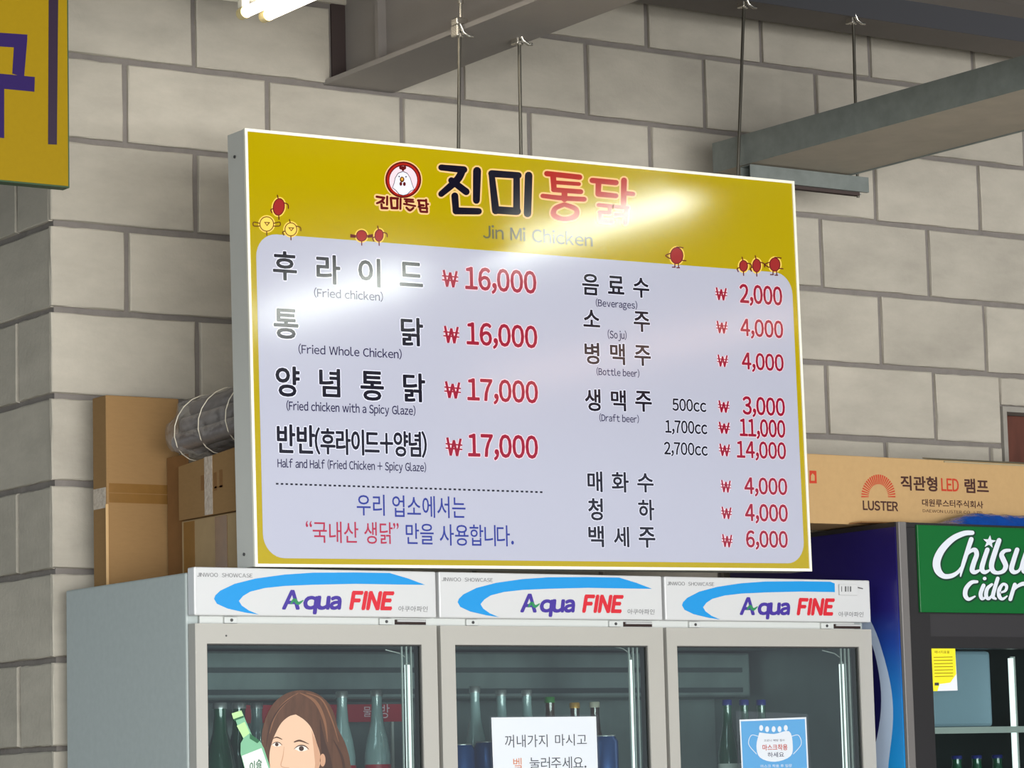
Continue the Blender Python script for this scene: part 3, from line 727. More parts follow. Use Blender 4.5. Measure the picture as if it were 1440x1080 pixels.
fixture(5.80, 2.45, ZL, M['tube_light_w'], 'second cool white tube light out of frame, farther from the wall')
fixture(7.70, 2.30, ZL, M['tube_light_p'], 'warm single tube light out of frame on the far right', n=1, length=2.4)

# ------------------------------------------------------------------ amber sign at upper left
YA = 5.5
br = PY(98, 264, YA); x0a = br.x - 0.95; z1a = br.z + 0.62
ys = thing('hanging_sign', (br.x - 0.475, YA + 0.02, br.z), 'amber yellow sign with dark violet lettering at the upper left', 'sign')
mb = MB(); mb.box(x0a, br.x, YA + 0.001, YA + 0.03, br.z, z1a, M['green_edge']); mb.build('case', ys)
mb = MB(); mb.poly([(x0a, YA, br.z + 0.003), (br.x - 0.003, YA, br.z + 0.003), (br.x - 0.003, YA, z1a), (x0a, YA, z1a)], M['sign_amber']); mb.build('yellow_face', ys)
def ZA(x, y): return (x / 3.0, y / 3.0)
mb = MB()
ppoly(mb, [(x / 3.858, y / 3.858) for x, y in ((265, -330), (318, -330), (308, 785), (260, 783))], YA, M['ink_line'], 0.0006); mb.build('border_line', ys)
mb = MB(); s4 = 3.858
def A4(pp): ppoly(mb, [(x / s4, y / s4) for x, y in pp], YA, M['ink_purple'], 0.0006 + 0.00005 * len(mb.f))
A4(((-190, 165), (148, 188), (142, 262), (-190, 240))); A4(((78, 200), (148, 205), (130, 420), (66, 400)))
A4(((-260, 375), (188, 418), (186, 498), (-260, 455))); A4(((-45, 470), (22, 478), (22, 750), (-45, 742)))
mb.build('lettering', ys)['kind'] = 'stuff'
for xx in (x0a + 0.1, br.x - 0.1):
    mb = MB(); mb.tube([(xx, YA + 0.015, z1a), (xx, YA + 0.015, 3.62)], 0.003, M['rod'], 6); mb.build('hanging_wire', ys)

# ------------------------------------------------------------------ three-door drinks cooler
YF, YBODY, YBACK = 5.85, 5.885, 6.47
HX = [(3.087, 3.691), (3.699, 4.313), (4.321, 4.943)]
HZ0, HZ1 = 1.8255, FR_TOP
fr = thing('display_cooler', (4.015, 6.17, 0), 'white three-door glass drinks cooler under the menu board', 'cooler')
mb = MB(); mb.bbox(FR_X0, FR_X0 + 0.03, YBODY, YBACK, 0.06, 1.918, M['fridge_side'], 0.004); mb.build('side_panel', fr)
mb = MB(); mb.bbox(FR_X1 - 0.03, FR_X1, YBODY, YBACK, 0.06, 1.918, M['fridge_side'], 0.004); mb.build('side_panel', fr)
mb = MB(); mb.box(FR_X0 + 0.0305, FR_X1 - 0.0305, YBODY + 0.01, YBACK, 1.785, 1.9175, M['fridge_body']); mb.build('top_box', fr)
mb = MB(); mb.box(FR_X0 + 0.0305, FR_X1 - 0.0305, YBODY - 0.004, YBODY + 0.009, 1.795, 1.915, M['fridge_body']); mb.build('front_rail', fr)
mb = MB(); mb.box(FR_X0 + 0.0305, FR_X1 - 0.0305, YBACK - 0.03, YBACK, 0.06, 1.7845, M['steel_in']); mb.build('back_panel', fr)
mb = MB(); mb.box(FR_X0 + 0.0305, FR_X1 - 0.0305, YBODY, YBACK - 0.0305, 0.06, 0.35, M['fridge_body']); mb.build('base', fr)
mb = MB(); mb.box(FR_X0 + 0.0305, FR_X0 + 0.04, YBODY + 0.02, YBACK - 0.031, 0.351, 1.784, M['steel_in'])
mb.box(FR_X1 - 0.04, FR_X1 - 0.0305, YBODY + 0.02, YBACK - 0.031, 0.351, 1.784, M['steel_in']); mb.box(FR_X0 + 0.041, FR_X1 - 0.041, YBODY + 0.02, YBACK - 0.031, 1.776, 1.784, M['steel_in']); mb.build('liner', fr)
mb = MB(); mb.bbox(FR_X0 + 0.06, FR_X1 - 0.06, 6.26, 6.435, 1.66, 1.772, M['steel_in'], 0.006); duct = mb.build('air_duct', fr)
for i in range(2):
    mb = MB(); zz = 1.672 + i * 0.05; mb.box(FR_X0 + 0.09, FR_X1 - 0.09, 6.254, 6.2595, zz, zz + 0.012, M['steel_dark']); mb.build('slat', duct)
for xm in (3.695, 4.317):
    mb = MB(); mb.box(xm - 0.022, xm + 0.022, YBODY, YBODY + 0.03, 0.351, 1.7848, M['fridge_body']); mb.build('mullion', fr)
mb = MB()
for xx in (FR_X0 + 0.08, FR_X1 - 0.08):
    for yy in (YBODY + 0.06, YBACK - 0.06): mb.tube([(xx, yy, 0.0), (xx, yy, 0.06)], 0.02, M['black_frame'], 10)
mb.build('feet', fr)['kind'] = 'stuff'
# shelves of wire
for zz in (1.345, 0.9):
    mb = MB(); n = 62
    for i in range(n):
        x = FR_X0 + 0.05 + (FR_X1 - FR_X0 - 0.1) * i / (n - 1)
        mb.box(x - 0.0015, x + 0.0015, YBODY + 0.05, YBACK - 0.04, zz - 0.003, zz, M['wire'])
    for yy in (YBODY + 0.05, YBODY + 0.25, YBACK - 0.045): mb.box(FR_X0 + 0.045, FR_X1 - 0.045, yy, yy + 0.005, zz - 0.009, zz - 0.0031, M['wire'])
    mb.build('wire_shelf', fr)['kind'] = 'stuff'
# headers
hdr = None
for i, (xa, xb) in enumerate(HX):
    mb = MB(); mb.bbox(xa, xb, YF, YBODY - 0.0045, HZ0, HZ1, M['header_white'], 0.003); h = mb.build('header', fr)
    dx = xa - HX[0][0]; sx = (xb - xa) / (HX[0][1] - HX[0][0])
    def put(mb, name):
        for v in mb.v: v.x = xa + (v.x - HX[0][0]) * sx
        return mb.build(name, h)
    YH = YF - 0.0003
    pts = [(598, 822.5), (574, 813.5), (548, 805.8), (500, 805), (440, 805.3), (400, 808), (360, 813.5), (330, 821), (310, 830.5), (303, 837), (301, 842), (305, 849), (320, 855.8), (345, 861.5), (364, 864.2),
           (350, 858.5), (340, 851.5), (336, 845), (342, 838), (352, 832), (372, 827), (400, 824), (440, 822.3), (500, 821), (560, 822)]
    if i == 2: pts = [(555, 822)] + [(555, 808.5)] + pts[2:-1] + [(550, 821.8)]
    mb = MB(); ppoly(mb, pts, YH, M['pr_blue']); sw = put(mb, 'blue_swoosh')
    mb = MB()
    text(mb, 'A', 397.5, 856, 420.5, 830.5, YH, M['pr_purple'], 0.04, 'cap', shear=0.12)
    text(mb, 'q', 426, 862.5, 444, 839, YH, M['pr_purple'], 0.05, 'ink', shear=0.15)
    text(mb, 'u', 445.5, 856.3, 462, 839, YH, M['pr_purple'], 0.05, 'ink', shear=0.15)
    text(mb, 'a', 464, 856.3, 478, 839, YH, M['pr_purple'], 0.05, 'ink', shear=0.15)
    put(mb, 'lettering')['kind'] = 'stuff'
    mb = MB(); ribbon(mb, [(409, 849, 2), (414, 843.5, 4.5), (419, 848.5, 4.5), (426, 844.5, 1.5)], YH, M['pr_green'], 0.0004); put(mb, 'green_wave')
    mb = MB(); text(mb, 'FINE', 492.4, 856.2, 549.5, 832.2, YH, M['pr_red'], 0.055, 'cap', shear=0.22, spacing=1.7); put(mb, 'lettering')['kind'] = 'stuff'
    mb = MB(); text(mb, '아쿠아파인', 560, 860, 601, 852, YH, M['pr_grey'], 0.0, 'ink', shear=0.1); put(mb, 'lettering')['kind'] = 'stuff'
    mb = MB(); text(mb, 'JINWOO  SHOWCASE', 277, 810.8, 355, 805.3, YH, M['pr_grey'], 0.0, 'cap'); put(mb, 'lettering')['kind'] = 'stuff'
# little barcode tag and its clip on the right header
tg = thing('price_tag', PY(1192, 836, YF), 'small white barcode tag clipped on the right header of the white cooler', 'tag')
mb = MB(); a, b = PY(1179, 837, YF), PY(1204, 822, YF); mb.bbox(a.x, b.x, YF - 0.006, YF - 0.0008, a.z, b.z, M['header_white'], 0.001); mb.build('card', tg)
mb = MB()
for xx, ww in ((1183, 1), (1188, 2.2), (1192, 1.2), (1195, 2)): ppoly(mb, [(xx, 824.5), (xx + ww, 824.5), (xx + ww, 832), (xx, 832)], YF - 0.0062, M['pr_grey'], 0.0002)
mb.build('barcode', tg)['kind'] = 'stuff'
mb = MB(); p0, p1 = PY(1204, 826, YF), PY(1211, 828, YF); mb.tube([(p0.x, YF - 0.004, p0.z), (p1.x, YF - 0.006, p1.z)], 0.0012, M['pr_grey'], 6); mb.build('clip', tg)
# rail details: latch brackets and slots
for i, (xa, xb) in enumerate(HX):
    wv = xb - xa
    for fx in (0.14, 0.78):
        mb = MB(); x = xa + wv * fx; zc = 1.8155
        mb.bbox(x, x + 0.032, YBODY - 0.011, YBODY - 0.0042, 1.8105, 1.8245, M['fridge_body'], 0.0015)
        br_ = mb.build('hinge_bracket', fr)
        mb = MB(); mb.tube([(x + 0.017, YBODY - 0.0125, 1.8175), (x + 0.017, YBODY - 0.0111, 1.8175)], 0.0035, M['screw'], 10); mb.build('screw', br_)
    mb = MB(); xs_ = xa + wv * 0.85; mb.box(xs_, xb - 0.01, YBODY - 0.0055, YBODY - 0.0042, 1.8115, 1.8225, M['dark']); sl = mb.build('slot', fr)
    mb = MB(); mb.tube([(xs_ + 0.004, YBODY - 0.009, 1.8195), (xb - 0.014, YBODY - 0.009, 1.8195)], 0.0025, M['header_white'], 8); mb.build('hinge_pin', sl)
# doors
DZ1 = 1.8085
DOOR = [(3.088, 3.690), (3.700, 4.312), (4.322, 4.942)]
for i, (xa, xb) in enumerate(DOOR):
    gi = 0.047 if i else 0.037
    gxa, gxb = PY((291, 640, 952)[i], 906, YF).x, PY((593, 911, 1208)[i], 906, YF).x
    gz = 1.766; z0 = 0.36; gz0 = 0.42
    mb = MB(); d0, d1 = YF, YBODY - 0.005
    mb.hexa([(xa, d0, z0), (gxa, d0, z0), (gxa, d1, z0), (xa, d1, z0), (xa, d0, DZ1), (gxa, d0, DZ1), (gxa, d1, DZ1), (xa, d1, DZ1)], M['door_frame'])
    mb.box(gxb, xb, d0, d1, z0, DZ1, M['door_frame']); mb.box(gxa, gxb, d0, d1, gz, DZ1, M['door_frame']); mb.box(gxa, gxb, d0, d1, z0, gz0, M['door_frame'])
    d = mb.build('door', fr)
    mb = MB(); e = 0.0028
    mb.box(gxa, gxb, d0 + 0.004, d1 - 0.001, gz - e, gz, M['gasket']); mb.box(gxa, gxa + e, d0 + 0.004, d1 - 0.001, gz0, gz - e, M['gasket']); mb.box(gxb - e, gxb, d0 + 0.004, d1 - 0.001, gz0, gz - e, M['gasket'])
    mb.build('gasket', d)
    mb = MB()
    for off in (0.010, 0.022, 0.034): mb.box(gxb - off - 0.003, gxb - off, d1 - 0.004, d1, gz0, gz - e, M['wire'])
    mb.build('glazing_bead', d)['kind'] = 'stuff'
    mb = MB(); mb.box(gxa + e, gxb - e, d0 + 0.008, d0 + 0.012, gz0, gz - e, M['glass']); mb.build('glass_pane', d)
    if i == 0:
        mb = MB(); q = PY(318, 894, YF); mb.tube([(q.x, YF - 0.001, q.z), (q.x, YF + 0.001, q.z)], 0.0022, M['screw'], 8); mb.build('screw', d)
    # inner lamp tube with its wire
    px_ = (572.5, 886.5, 1183)[i]; yl = YBODY + 0.03
    q = PY(px_, (935, 928, 934)[i], yl)
    l = MB(); l.tube([(q.x, yl, 0.5), (q.x, yl, q.z)], 0.0062, M['lamp_tube'], 10); lt = l.build('cabinet_lamp', fr)
    l = MB(); l.tube([(q.x, yl, q.z), (q.x, yl, q.z + 0.006)], [0.0066, 0.004], M['wire'], 10)
    l.tube([(q.x, yl, q.z + 0.004), (q.x - 0.003, yl, q.z + 0.016), (q.x - 0.02, yl, q.z + 0.026), (q.x - 0.05, yl + 0.01, q.z + 0.034)], 0.0015, M['wire'], 6); l.build('lamp_wire', lt)

# ------------------------------------------------------------------ things inside the cooler
def bottle(x, y, z, glass, cap, label, group, h=0.215, r=0.032, lab=None):
    t_ = thing('bottle', (x, y, z), label, 'bottle', group)
    mb = MB(); mb.lathe((x, y, z), [(r * 0.9, 0), (r, 0.006), (r, h * 0.55), (r * 0.82, h * 0.66), (r * 0.5, h * 0.78), (r * 0.40, h * 0.9), (r * 0.42, h * 0.955)], glass); mb.build('glass_body', t_)
    mb = MB(); mb.lathe((x, y, z), [(r * 0.47, h * 0.955), (r * 0.47, h * 0.995), (r * 0.40, h)], cap, 12); mb.build('cap', t_)
    mb = MB(); mb.lathe((x, y, z), [(r * 1.01, h * 0.14), (r * 1.02, h * 0.15), (r * 1.02, h * 0.48), (r * 1.01, h * 0.49)], lab or M['bottle_label'], 14); mb.build('paper_label', t_)
    return t_
zs_ = 1.3455
def at(px, py, Y): q = PY(px, py, Y); return q.x
names = ['first', 'second', 'third', 'fourth', 'fifth', 'sixth', 'seventh']
for j, px_ in enumerate((309, 336)):
    bottle(at(px_, 1000, 6.0 + 0.06 * j), 6.0 + 0.06 * j, zs_, M['bottle_green'], M['cap_silver'], 'green glass bottle at the left edge of the left cooler door, %s from the frame' % names[j], 'green bottles in the cooler', h=PY(px_, 988, 6.0 + 0.06 * j).z - zs_, r=0.034)
for j, (px_, y_, yc_) in enumerate(((361, 6.1, 988), (481, 6.14, 972), (530, 6.1, 970))):
    bottle(at(px_, 1000, y_), y_, zs_, M['bottle_clear'], M['cap_silver'], 'clear bottle behind the red reflection strip in the left cooler door, %s from the left' % names[j], 'clear bottles in the cooler', h=PY(px_, yc_, y_).z - zs_, r=0.03, lab=M['red_band'])
for j, (px_, cap_, y_, h_) in enumerate(((668, 'cap_silver', 6.08, 965), (705, 'cap_silver', 6.08, 970), (741, 'cap_silver', 6.08, 970), (773, 'cap_green', 6.1, 980), (808, 'cap_gold', 6.1, 988), (836, 'cap_white', 6.1, 987))):
    bottle(at(px_, 990, y_), y_, zs_, M['bottle_clear'] if j < 3 else M['bottle_brown'], M[cap_], 'capped bottle behind the white notice in the middle cooler door, %s from the left' % names[j], 'bottles behind the notice', h=PY(px_, h_, y_).z - zs_, r=0.027)
def can(px_, y_, h, label):
    x = at(px_, 1060, y_); t_ = thing('drink_can', (x, y_, zs_), label, 'can', 'blue cans in the cooler')
    mb = MB(); r = 0.033; mb.lathe((x, y_, zs_), [(r * .8, 0), (r, .01), (r, h - .012), (r * .8, h)], M['can_blue'], 16); mb.build('can_body', t_)
    mb = MB(); mb.lathe((x, y_, zs_), [(r * .8, h), (r * .82, h + .003), (r * .7, h + .003)], M['cap_silver'], 16); mb.build('lid', t_)
can(648, 5.955, 0.20, 'leftmost blue can in the middle cooler door, by the frame'); can(686, 5.955, 0.205, 'tall blue can left of the white notice in the middle cooler door')
can(850, 5.955, 0.215, 'blue can just right of the white notice in the middle cooler door')
for j, px_ in enumerate((1022, 1046, 1070)):
    bottle(at(px_, 985, 6.0 + .03 * j), 6.0 + .03 * j, zs_, M['bottle_green'], M['cap_navy'], 'dark bottle above the blue poster in the right cooler door, %s from the left' % names[j], 'dark bottles above the blue poster', h=PY(px_, 984, 6.0 + .03 * j).z - zs_, r=0.026)
rs = thing('red_reflection', (3.4, 6.3, 1.56), 'red reflection of a sign, built as a strip across the back of the left cooler door', 'strip')  # a red sign's reflection in the glass, built as a solid strip
mb = MB(); a, b = PY(345, 1017, 6.3), PY(566, 990, 6.3); mb.box(a.x, b.x, 6.3, 6.31, a.z, b.z, M['red_band']); mb.build('reflection_strip', rs)
mb = MB(); text(mb, '물', 511, 1008, 522, 994, 6.2995, M['ink_halo'], 0.0, 'ink'); text(mb, '방', 534, 1010, 548, 990, 6.2995, M['ink_halo'], 0.0, 'ink'); mb.build('lettering', rs)['kind'] = 'stuff'
mb = MB()
for xx in (a.x + 0.03, b.x - 0.03): mb.box(xx, xx + 0.006, 6.302, 6.308, 1.346, a.z, M['wire'])
mb.build('stand_wire', rs)['kind'] = 'stuff'

# ------------------------------------------------------------------ paper things on the doors
YP = YF + 0.0072
def Q(x, y): return (280 + x / 4.235, 880 + y / 4.235)
def qp(mb, pts, m, l): ppoly(mb, [Q(x, y) for x, y in pts], YP, m, l)
po = thing('poster', (3.45, YP, 1.3), 'cut-out advert of a brown haired woman holding a green bottle, stuck on the left door', 'poster')
hairp = [p[:2] for p in catmull([(412, 1150, 0), (395, 850, 0), (378, 740, 0), (374, 640, 0), (400, 540, 0), (445, 460, 0), (510, 408, 0), (580, 386, 0), (650, 388, 0), (715, 412, 0), (770, 462, 0), (806, 530, 0), (826, 610, 0), (866, 690, 0), (892, 770, 0), (905, 850, 0), (930, 1000, 0), (960, 1150, 0)], 5)]
mb = MB(); qp(mb, hairp, M['hair'], 0.0); mb.build('hair', po)
mb = MB()
for pts in ([(590, 400, 3), (520, 450, 14), (455, 530, 12), (420, 640, 3)], [(600, 400, 3), (690, 450, 18), (745, 560, 16), (765, 690, 4)], [(640, 400, 3), (730, 440, 8), (790, 560, 8), (830, 690, 3)]):
    ribbon(mb, [Q(x, y) + (w_ / 4.235,) for x, y, w_ in pts], YP, M['hair_light'], 0.0002)
for pts in ([(575, 410, 2), (480, 490, 8), (420, 600, 8), (400, 720, 3)], [(720, 560, 3), (735, 680, 26), (760, 800, 50), (800, 1000, 40)], [(800, 680, 4), (850, 780, 14), (870, 900, 16), (880, 1000, 10)]):
    ribbon(mb, [Q(x, y) + (w_ / 4.235,) for x, y, w_ in pts], YP, M['hair_dark'], 0.0003)
mb.build('hair_strands', po)['kind'] = 'stuff'
mb = MB(); facep = [p[:2] for p in catmull([(575, 528, 0), (535, 540, 0), (490, 578, 0), (455, 640, 0), (432, 700, 0), (418, 770, 0), (425, 860, 0), (450, 950, 0), (520, 1030, 0), (600, 1040, 0), (670, 960, 0), (712, 850, 0), (722, 780, 0), (700, 700, 0), (668, 610, 0), (625, 560, 0), (575, 528, 0)], 4)][:-1]
qp(mb, facep, M['skin'], 0.0005); mb.build('face', po)
mb = MB(); qp(mb, [(668, 620), (700, 700), (722, 780), (712, 850), (680, 930), (690, 820), (680, 720)], M['skin_shade'], 0.0006)
pellipse(mb, *Q(735, 800), 4, 9, YP, M['skin_shade'], 0.0005); mb.build('cheek_shadow', po)
def eye(cx, cy, s_):
    mb = MB(); P = lambda pts, m, l: qp(mb, [(cx + x * s_, cy + y * s_) for x, y in pts], m, l)
    P([(-38, 2), (-20, -14), (5, -18), (28, -10), (40, 6), (20, 14), (-10, 16)], M['eye_white'], 0.0007)
    pellipse(mb, *Q(cx + 2 * s_, cy - 1), 15 * s_ / 4.235, 15 * s_ / 4.235, YP, M['hair_dark'], 0.0008, 14)
    ribbon(mb, [Q(cx + x * s_, cy + y * s_) + (w_ * s_ / 4.235,) for x, y, w_ in ((-42, 2, 2), (-18, -16, 6), (8, -20, 7), (30, -12, 6), (46, 4, 3))], YP, M['hair_dark'], 0.0009)
    mb.build('eye', po)
eye(460, 708, 0.72); eye(606, 732, 1.0)
for pts in ([(440, 672, 3), (462, 664, 8), (492, 676, 5)], [(566, 692, 7), (600, 684, 11), (652, 704, 3)]):
    mb = MB(); ribbon(mb, [Q(x, y) + (w_ / 4.235,) for x, y, w_ in pts], YP, M['hair'], 0.0008); mb.build('eyebrow', po)
mb = MB(); ribbon(mb, [Q(x, y) + (w_ / 4.235,) for x, y, w_ in ((505, 720, 2), (498, 780, 5), (486, 828, 5), (500, 842, 5), (535, 846, 3))], YP, M['skin_shade'], 0.0008); mb.build('nose', po)
mb = MB(); qp(mb, [(470, 905), (510, 895), (575, 905), (530, 930), (495, 930)], M['lip'], 0.0008); mb.build('mouth', po)
mb = MB(); qp(mb, [(192, 522), (250, 504), (268, 545), (312, 650), (360, 685), (385, 730), (440, 900), (470, 1000), (330, 1040), (290, 930), (245, 760), (246, 700), (262, 672), (232, 610), (215, 560)], M['pbottle'], 0.0010)
qp(mb, [(192, 522), (250, 504), (262, 535), (203, 556)], M['pbottle_lt'], 0.0011); qp(mb, [(203, 556), (262, 535), (266, 546), (208, 566)], M['pbottle_dk'], 0.0012)
qp(mb, [(222, 596), (270, 572), (300, 640), (262, 668)], M['pbottle_lt'], 0.0011); qp(mb, [(300, 640), (312, 650), (360, 685), (345, 700), (300, 672)], M['pbottle_dk'], 0.0012)
bt = mb.build('green_bottle', po)
mb = MB(); qp(mb, [(252, 775), (370, 728), (432, 905), (300, 955)], M['bottle_label'], 0.0013); text(mb, '이슬', *Q(300, 870), *Q(372, 815), YP, M['pbottle_dk'], 0.02, 'ink', slope=0.3, lift=0.0015); mb.build('bottle_label', po)

nt_ = thing('notice', (4.0, YP, 1.35), 'white paper notice with black Korean writing taped on the middle cooler door', 'notice')
mb = MB(); ppoly(mb, [(690.6, 1009), (838, 1007.5), (843, 1150), (696, 1150)], YP, M['paper'], 0.0006); mb.build('sheet', nt_)
mb = MB(); T = dict(lift=0.0008)
text(mb, '꺼내가지', 710, 1051.5, 770, 1033.5, YP, M['pen_black'], 0.0, 'ink', **T); text(mb, '마시고', 780.5, 1049, 825, 1032.5, YP, M['pen_black'], 0.0, 'ink', **T)
text(mb, '벨', 721.7, 1084, 734, 1066, YP, M['pen_orange'], 0.0, 'ink', **T); text(mb, '눌러주세요.', 744.6, 1083, 824.5, 1065, YP, M['pen_black'], 0.0, 'ink', **T)
mb.build('lettering', nt_)['kind'] = 'stuff'
mb = MB(); ppoly(mb, [(688, 1007), (840.5, 1005), (845.5, 1152), (693, 1152)], YP, M['sleeve'], 0.0012); mb.build('plastic_sleeve', nt_)

bp_ = thing('notice', (4.65, YP, 1.35), 'blue leaflet with a white face mask drawing on the right cooler door', 'poster')
mb = MB(); ppoly(mb, [(1039.5, 1012), (1133.5, 1008.5), (1140, 1150), (1046, 1152)], YP, M['paper'], 0.0006); mb.build('sheet', bp_)
mb = MB(); ppoly(mb, [(1041.5, 1014.5), (1131.5, 1011), (1138, 1150), (1048, 1152)], YP, M['paper_blue'], 0.0008); mb.build('blue_print', bp_)
mb = MB()
def ZM(x, y): return (930 + x / 4.8, 880 + y / 4.8)
ppoly(mb, [ZM(*p[:2]) for p in catmull([(660, 720, 0), (760, 730, 0), (860, 712, 0), (885, 800, 0), (870, 880, 0), (765, 918, 0), (665, 890, 0), (640, 810, 0), (660, 720, 0)], 4)][:-1], YP, M['paper'], 0.0010)
for x in (672, 712, 756, 796, 838): pellipse(mb, *ZM(x, 698 - (8 if x in (672, 838) else 0)), 2.8, 4.2, YP, M['paper'], 0.0011, 12)
for s_, xx in ((-1, 650), (1, 880)):
    ribbon(mb, [ZM(xx, 745) + (0.9,), ZM(xx + s_ * 45, 740) + (0.9,), ZM(xx + s_ * 62, 800) + (0.9,), ZM(xx + s_ * 10, 865) + (0.9,)], YP, M['paper'], 0.0011)
mb.build('mask_drawing', bp_)['kind'] = 'stuff'
mb = MB(); T = dict(lift=0.0013)
text(mb, '마스크착용', *ZM(682, 842), *ZM(850, 802), YP, M['pk_red'], 0.02, 'ink', **T); text(mb, '하세요', *ZM(716, 888), *ZM(826, 854), YP, M['ink_navy'], 0.01, 'ink', **T)
text(mb, '코로나 예방 필수', *ZM(690, 782), *ZM(832, 767), YP, M['ink_navy'], 0.0, 'ink', **T)
text(mb, '마스크 착용 후 입장', *ZM(668, 958), *ZM(880, 938), YP, M['paper'], 0.01, 'ink', **T); mb.build('lettering', bp_)['kind'] = 'stuff'
mb = MB(); ppoly(mb, [(1034, 1000), (1135.5, 1004), (1142, 1152), (1042, 1154)], YP, M['sleeve'], 0.0018); mb.build('plastic_sleeve', bp_)

# ------------------------------------------------------------------ cider cooler on the right
CX0, CX1, CYF, CZ1 = 4.985, 5.62, 5.785, 2.068
cc = thing('display_cooler', (5.3, 6.1, 0), 'black single-door drinks cooler with a green Chilsung Cider header at right', 'cooler')
mb = MB(); mb.box(CX0, CX0 + 0.02, CYF + 0.012, 6.46, 0.05, CZ1 - 0.012, M['side_art']); sp_ = mb.build('side_panel', cc)
tag(sp_, 'side panel printed indigo to sky blue')
mb = MB()
def sp(px, py): q = PX(px, py, CX0); return Vector((CX0 - 0.0004, q.y, q.z))
mb.poly([sp(*p[:2]) for p in catmull([(1222, 868, 0), (1236, 900, 0), (1252, 960, 0), (1256, 1010, 0), (1250, 1070, 0), (1240, 1150, 0), (1205, 1150, 0), (1205, 868, 0)], 4)], M['art_pale'])
mb.build('pale_sweep', sp_)
mb = MB(); mb.poly([sp(*p[:2]) - Vector((0.0003, 0, 0)) for p in catmull([(1205, 880, 0), (1226, 905, 0), (1238, 960, 0), (1238, 1010, 0), (1226, 1060, 0), (1205, 1060, 0)], 4)], M['art_navy']); mb.build('navy_oval', sp_)
mb = MB(); mb.box(CX1 - 0.02, CX1, CYF + 0.012, 6.46, 0.05, CZ1 - 0.012, M['side_art']); mb.build('side_panel', cc)
mb = MB(); mb.box(CX0, CX1, CYF + 0.012, 6.46, CZ1 - 0.0118, CZ1, M['black_frame']); mb.build('top_panel', cc)
mb = MB(); mb.box(CX0 + 0.0205, CX1 - 0.0205, 6.44, 6.46, 0.05, CZ1 - 0.0125, M['steel_in']); mb.build('back_panel', cc)
mb = MB(); mb.box(CX0 + 0.0205, CX1 - 0.0205, CYF + 0.05, 6.439, 1.80, 1.83, M['steel_in']); mb.build('inner_ceiling', cc)
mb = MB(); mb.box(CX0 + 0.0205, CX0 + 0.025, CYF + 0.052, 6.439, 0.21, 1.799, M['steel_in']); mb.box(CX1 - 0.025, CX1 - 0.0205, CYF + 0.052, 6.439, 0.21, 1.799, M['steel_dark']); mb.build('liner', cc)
mb = MB(); mb.box(CX0 + 0.0205, CX1 - 0.0205, CYF + 0.05, 6.439, 0.0, 0.2, M['black_frame']); mb.build('base', cc)
mb = MB(); mb.bbox(CX0 + 0.002, CX0 + 0.027, CYF, CYF + 0.0115, 0.05, CZ1, M['trim_grey'], 0.002)
mb.bbox(CX1 - 0.027, CX1 - 0.002, CYF, CYF + 0.0115, 0.05, CZ1, M['trim_grey'], 0.002); mb.build('corner_trim', cc)['kind'] = 'stuff'
hx0 = PY(1289, 740, CYF + 0.006).x; hz0 = PY(1297, 861, CYF + 0.006).z
mb = MB(); mb.box(CX0 + 0.0275, CX1 - 0.0275, CYF + 0.012, CYF + 0.05, 1.76, CZ1 - 0.0125, M['black_frame']); mb.build('front_box', cc)
mb = MB(); mb.bbox(hx0, CX1 - 0.045, CYF + 0.004, CYF + 0.0115, hz0, CZ1 - 0.006, M['cider_green'], 0.001); hd = mb.build('header', cc)
YC = CYF + 0.004
def ZZ(x, y): return (1230 + x / 6.857, 730 + y / 6.857)
ST = [[(940, 132, 42), (860, 138, 50), (750, 190, 58), (650, 290, 68), (598, 400, 74), (606, 490, 70), (660, 548, 50), (735, 548, 44), (800, 512, 34), (845, 450, 22)],
      [(930, 195, 46), (885, 330, 42), (845, 460, 36), (826, 552, 12)],
      [(858, 400, 14), (905, 325, 26), (960, 296, 44), (982, 340, 46), (955, 420, 48), (938, 490, 48), (965, 512, 40), (1015, 490, 18)],
      [(1085, 295, 44), (1050, 400, 46), (1032, 480, 48), (1060, 512, 40), (1110, 490, 18)],
      [(1198, 205, 46), (1155, 330, 50), (1125, 440, 50), (1140, 500, 46), (1185, 518, 34), (1240, 500, 40), (1262, 450, 48), (1238, 390, 50), (1222, 345, 46), (1250, 308, 36), (1300, 300, 28)],
      [(1372, 295, 44), (1338, 400, 46), (1318, 480, 48), (1345, 512, 40), (1395, 490, 26), (1430, 400, 36), (1470, 295, 44)], [(1450, 400, 40), (1435, 500, 44), (1480, 510, 16)],
      [(1560, 295, 44), (1530, 400, 44), (1505, 515, 44)], [(1535, 350, 14), (1600, 300, 40), (1615, 350, 44), (1580, 450, 46), (1590, 510, 40), (1630, 490, 16)],
      [(1780, 300, 40), (1700, 320, 46), (1665, 420, 46), (1690, 505, 40), (1750, 460, 26), (1790, 330, 40), (1740, 540, 44), (1660, 600, 36)],
      [(985, 604, 28), (930, 612, 38), (880, 670, 44), (872, 735, 44), (905, 772, 34), (965, 745, 16)],
      [(1048, 640, 38), (1020, 720, 40), (1036, 768, 32), (1080, 745, 14)], [(1057, 573, 34), (1060, 573, 34)],
      [(1128, 630, 26), (1085, 670, 36), (1072, 735, 38), (1098, 768, 30), (1140, 720, 16)], [(1185, 572, 36), (1155, 670, 38), (1138, 745, 38), (1165, 768, 22)],
      [(1200, 712, 16), (1258, 690, 26), (1270, 645, 30), (1235, 628, 28), (1200, 680, 38), (1200, 745, 38), (1232, 770, 28), (1275, 742, 14)],
      [(1350, 632, 38), (1325, 710, 38), (1306, 772, 38)], [(1335, 695, 12), (1375, 648, 30), (1440, 622, 40), (1520, 640, 30), (1640, 600, 8)]]
mb = MB(); k = 0
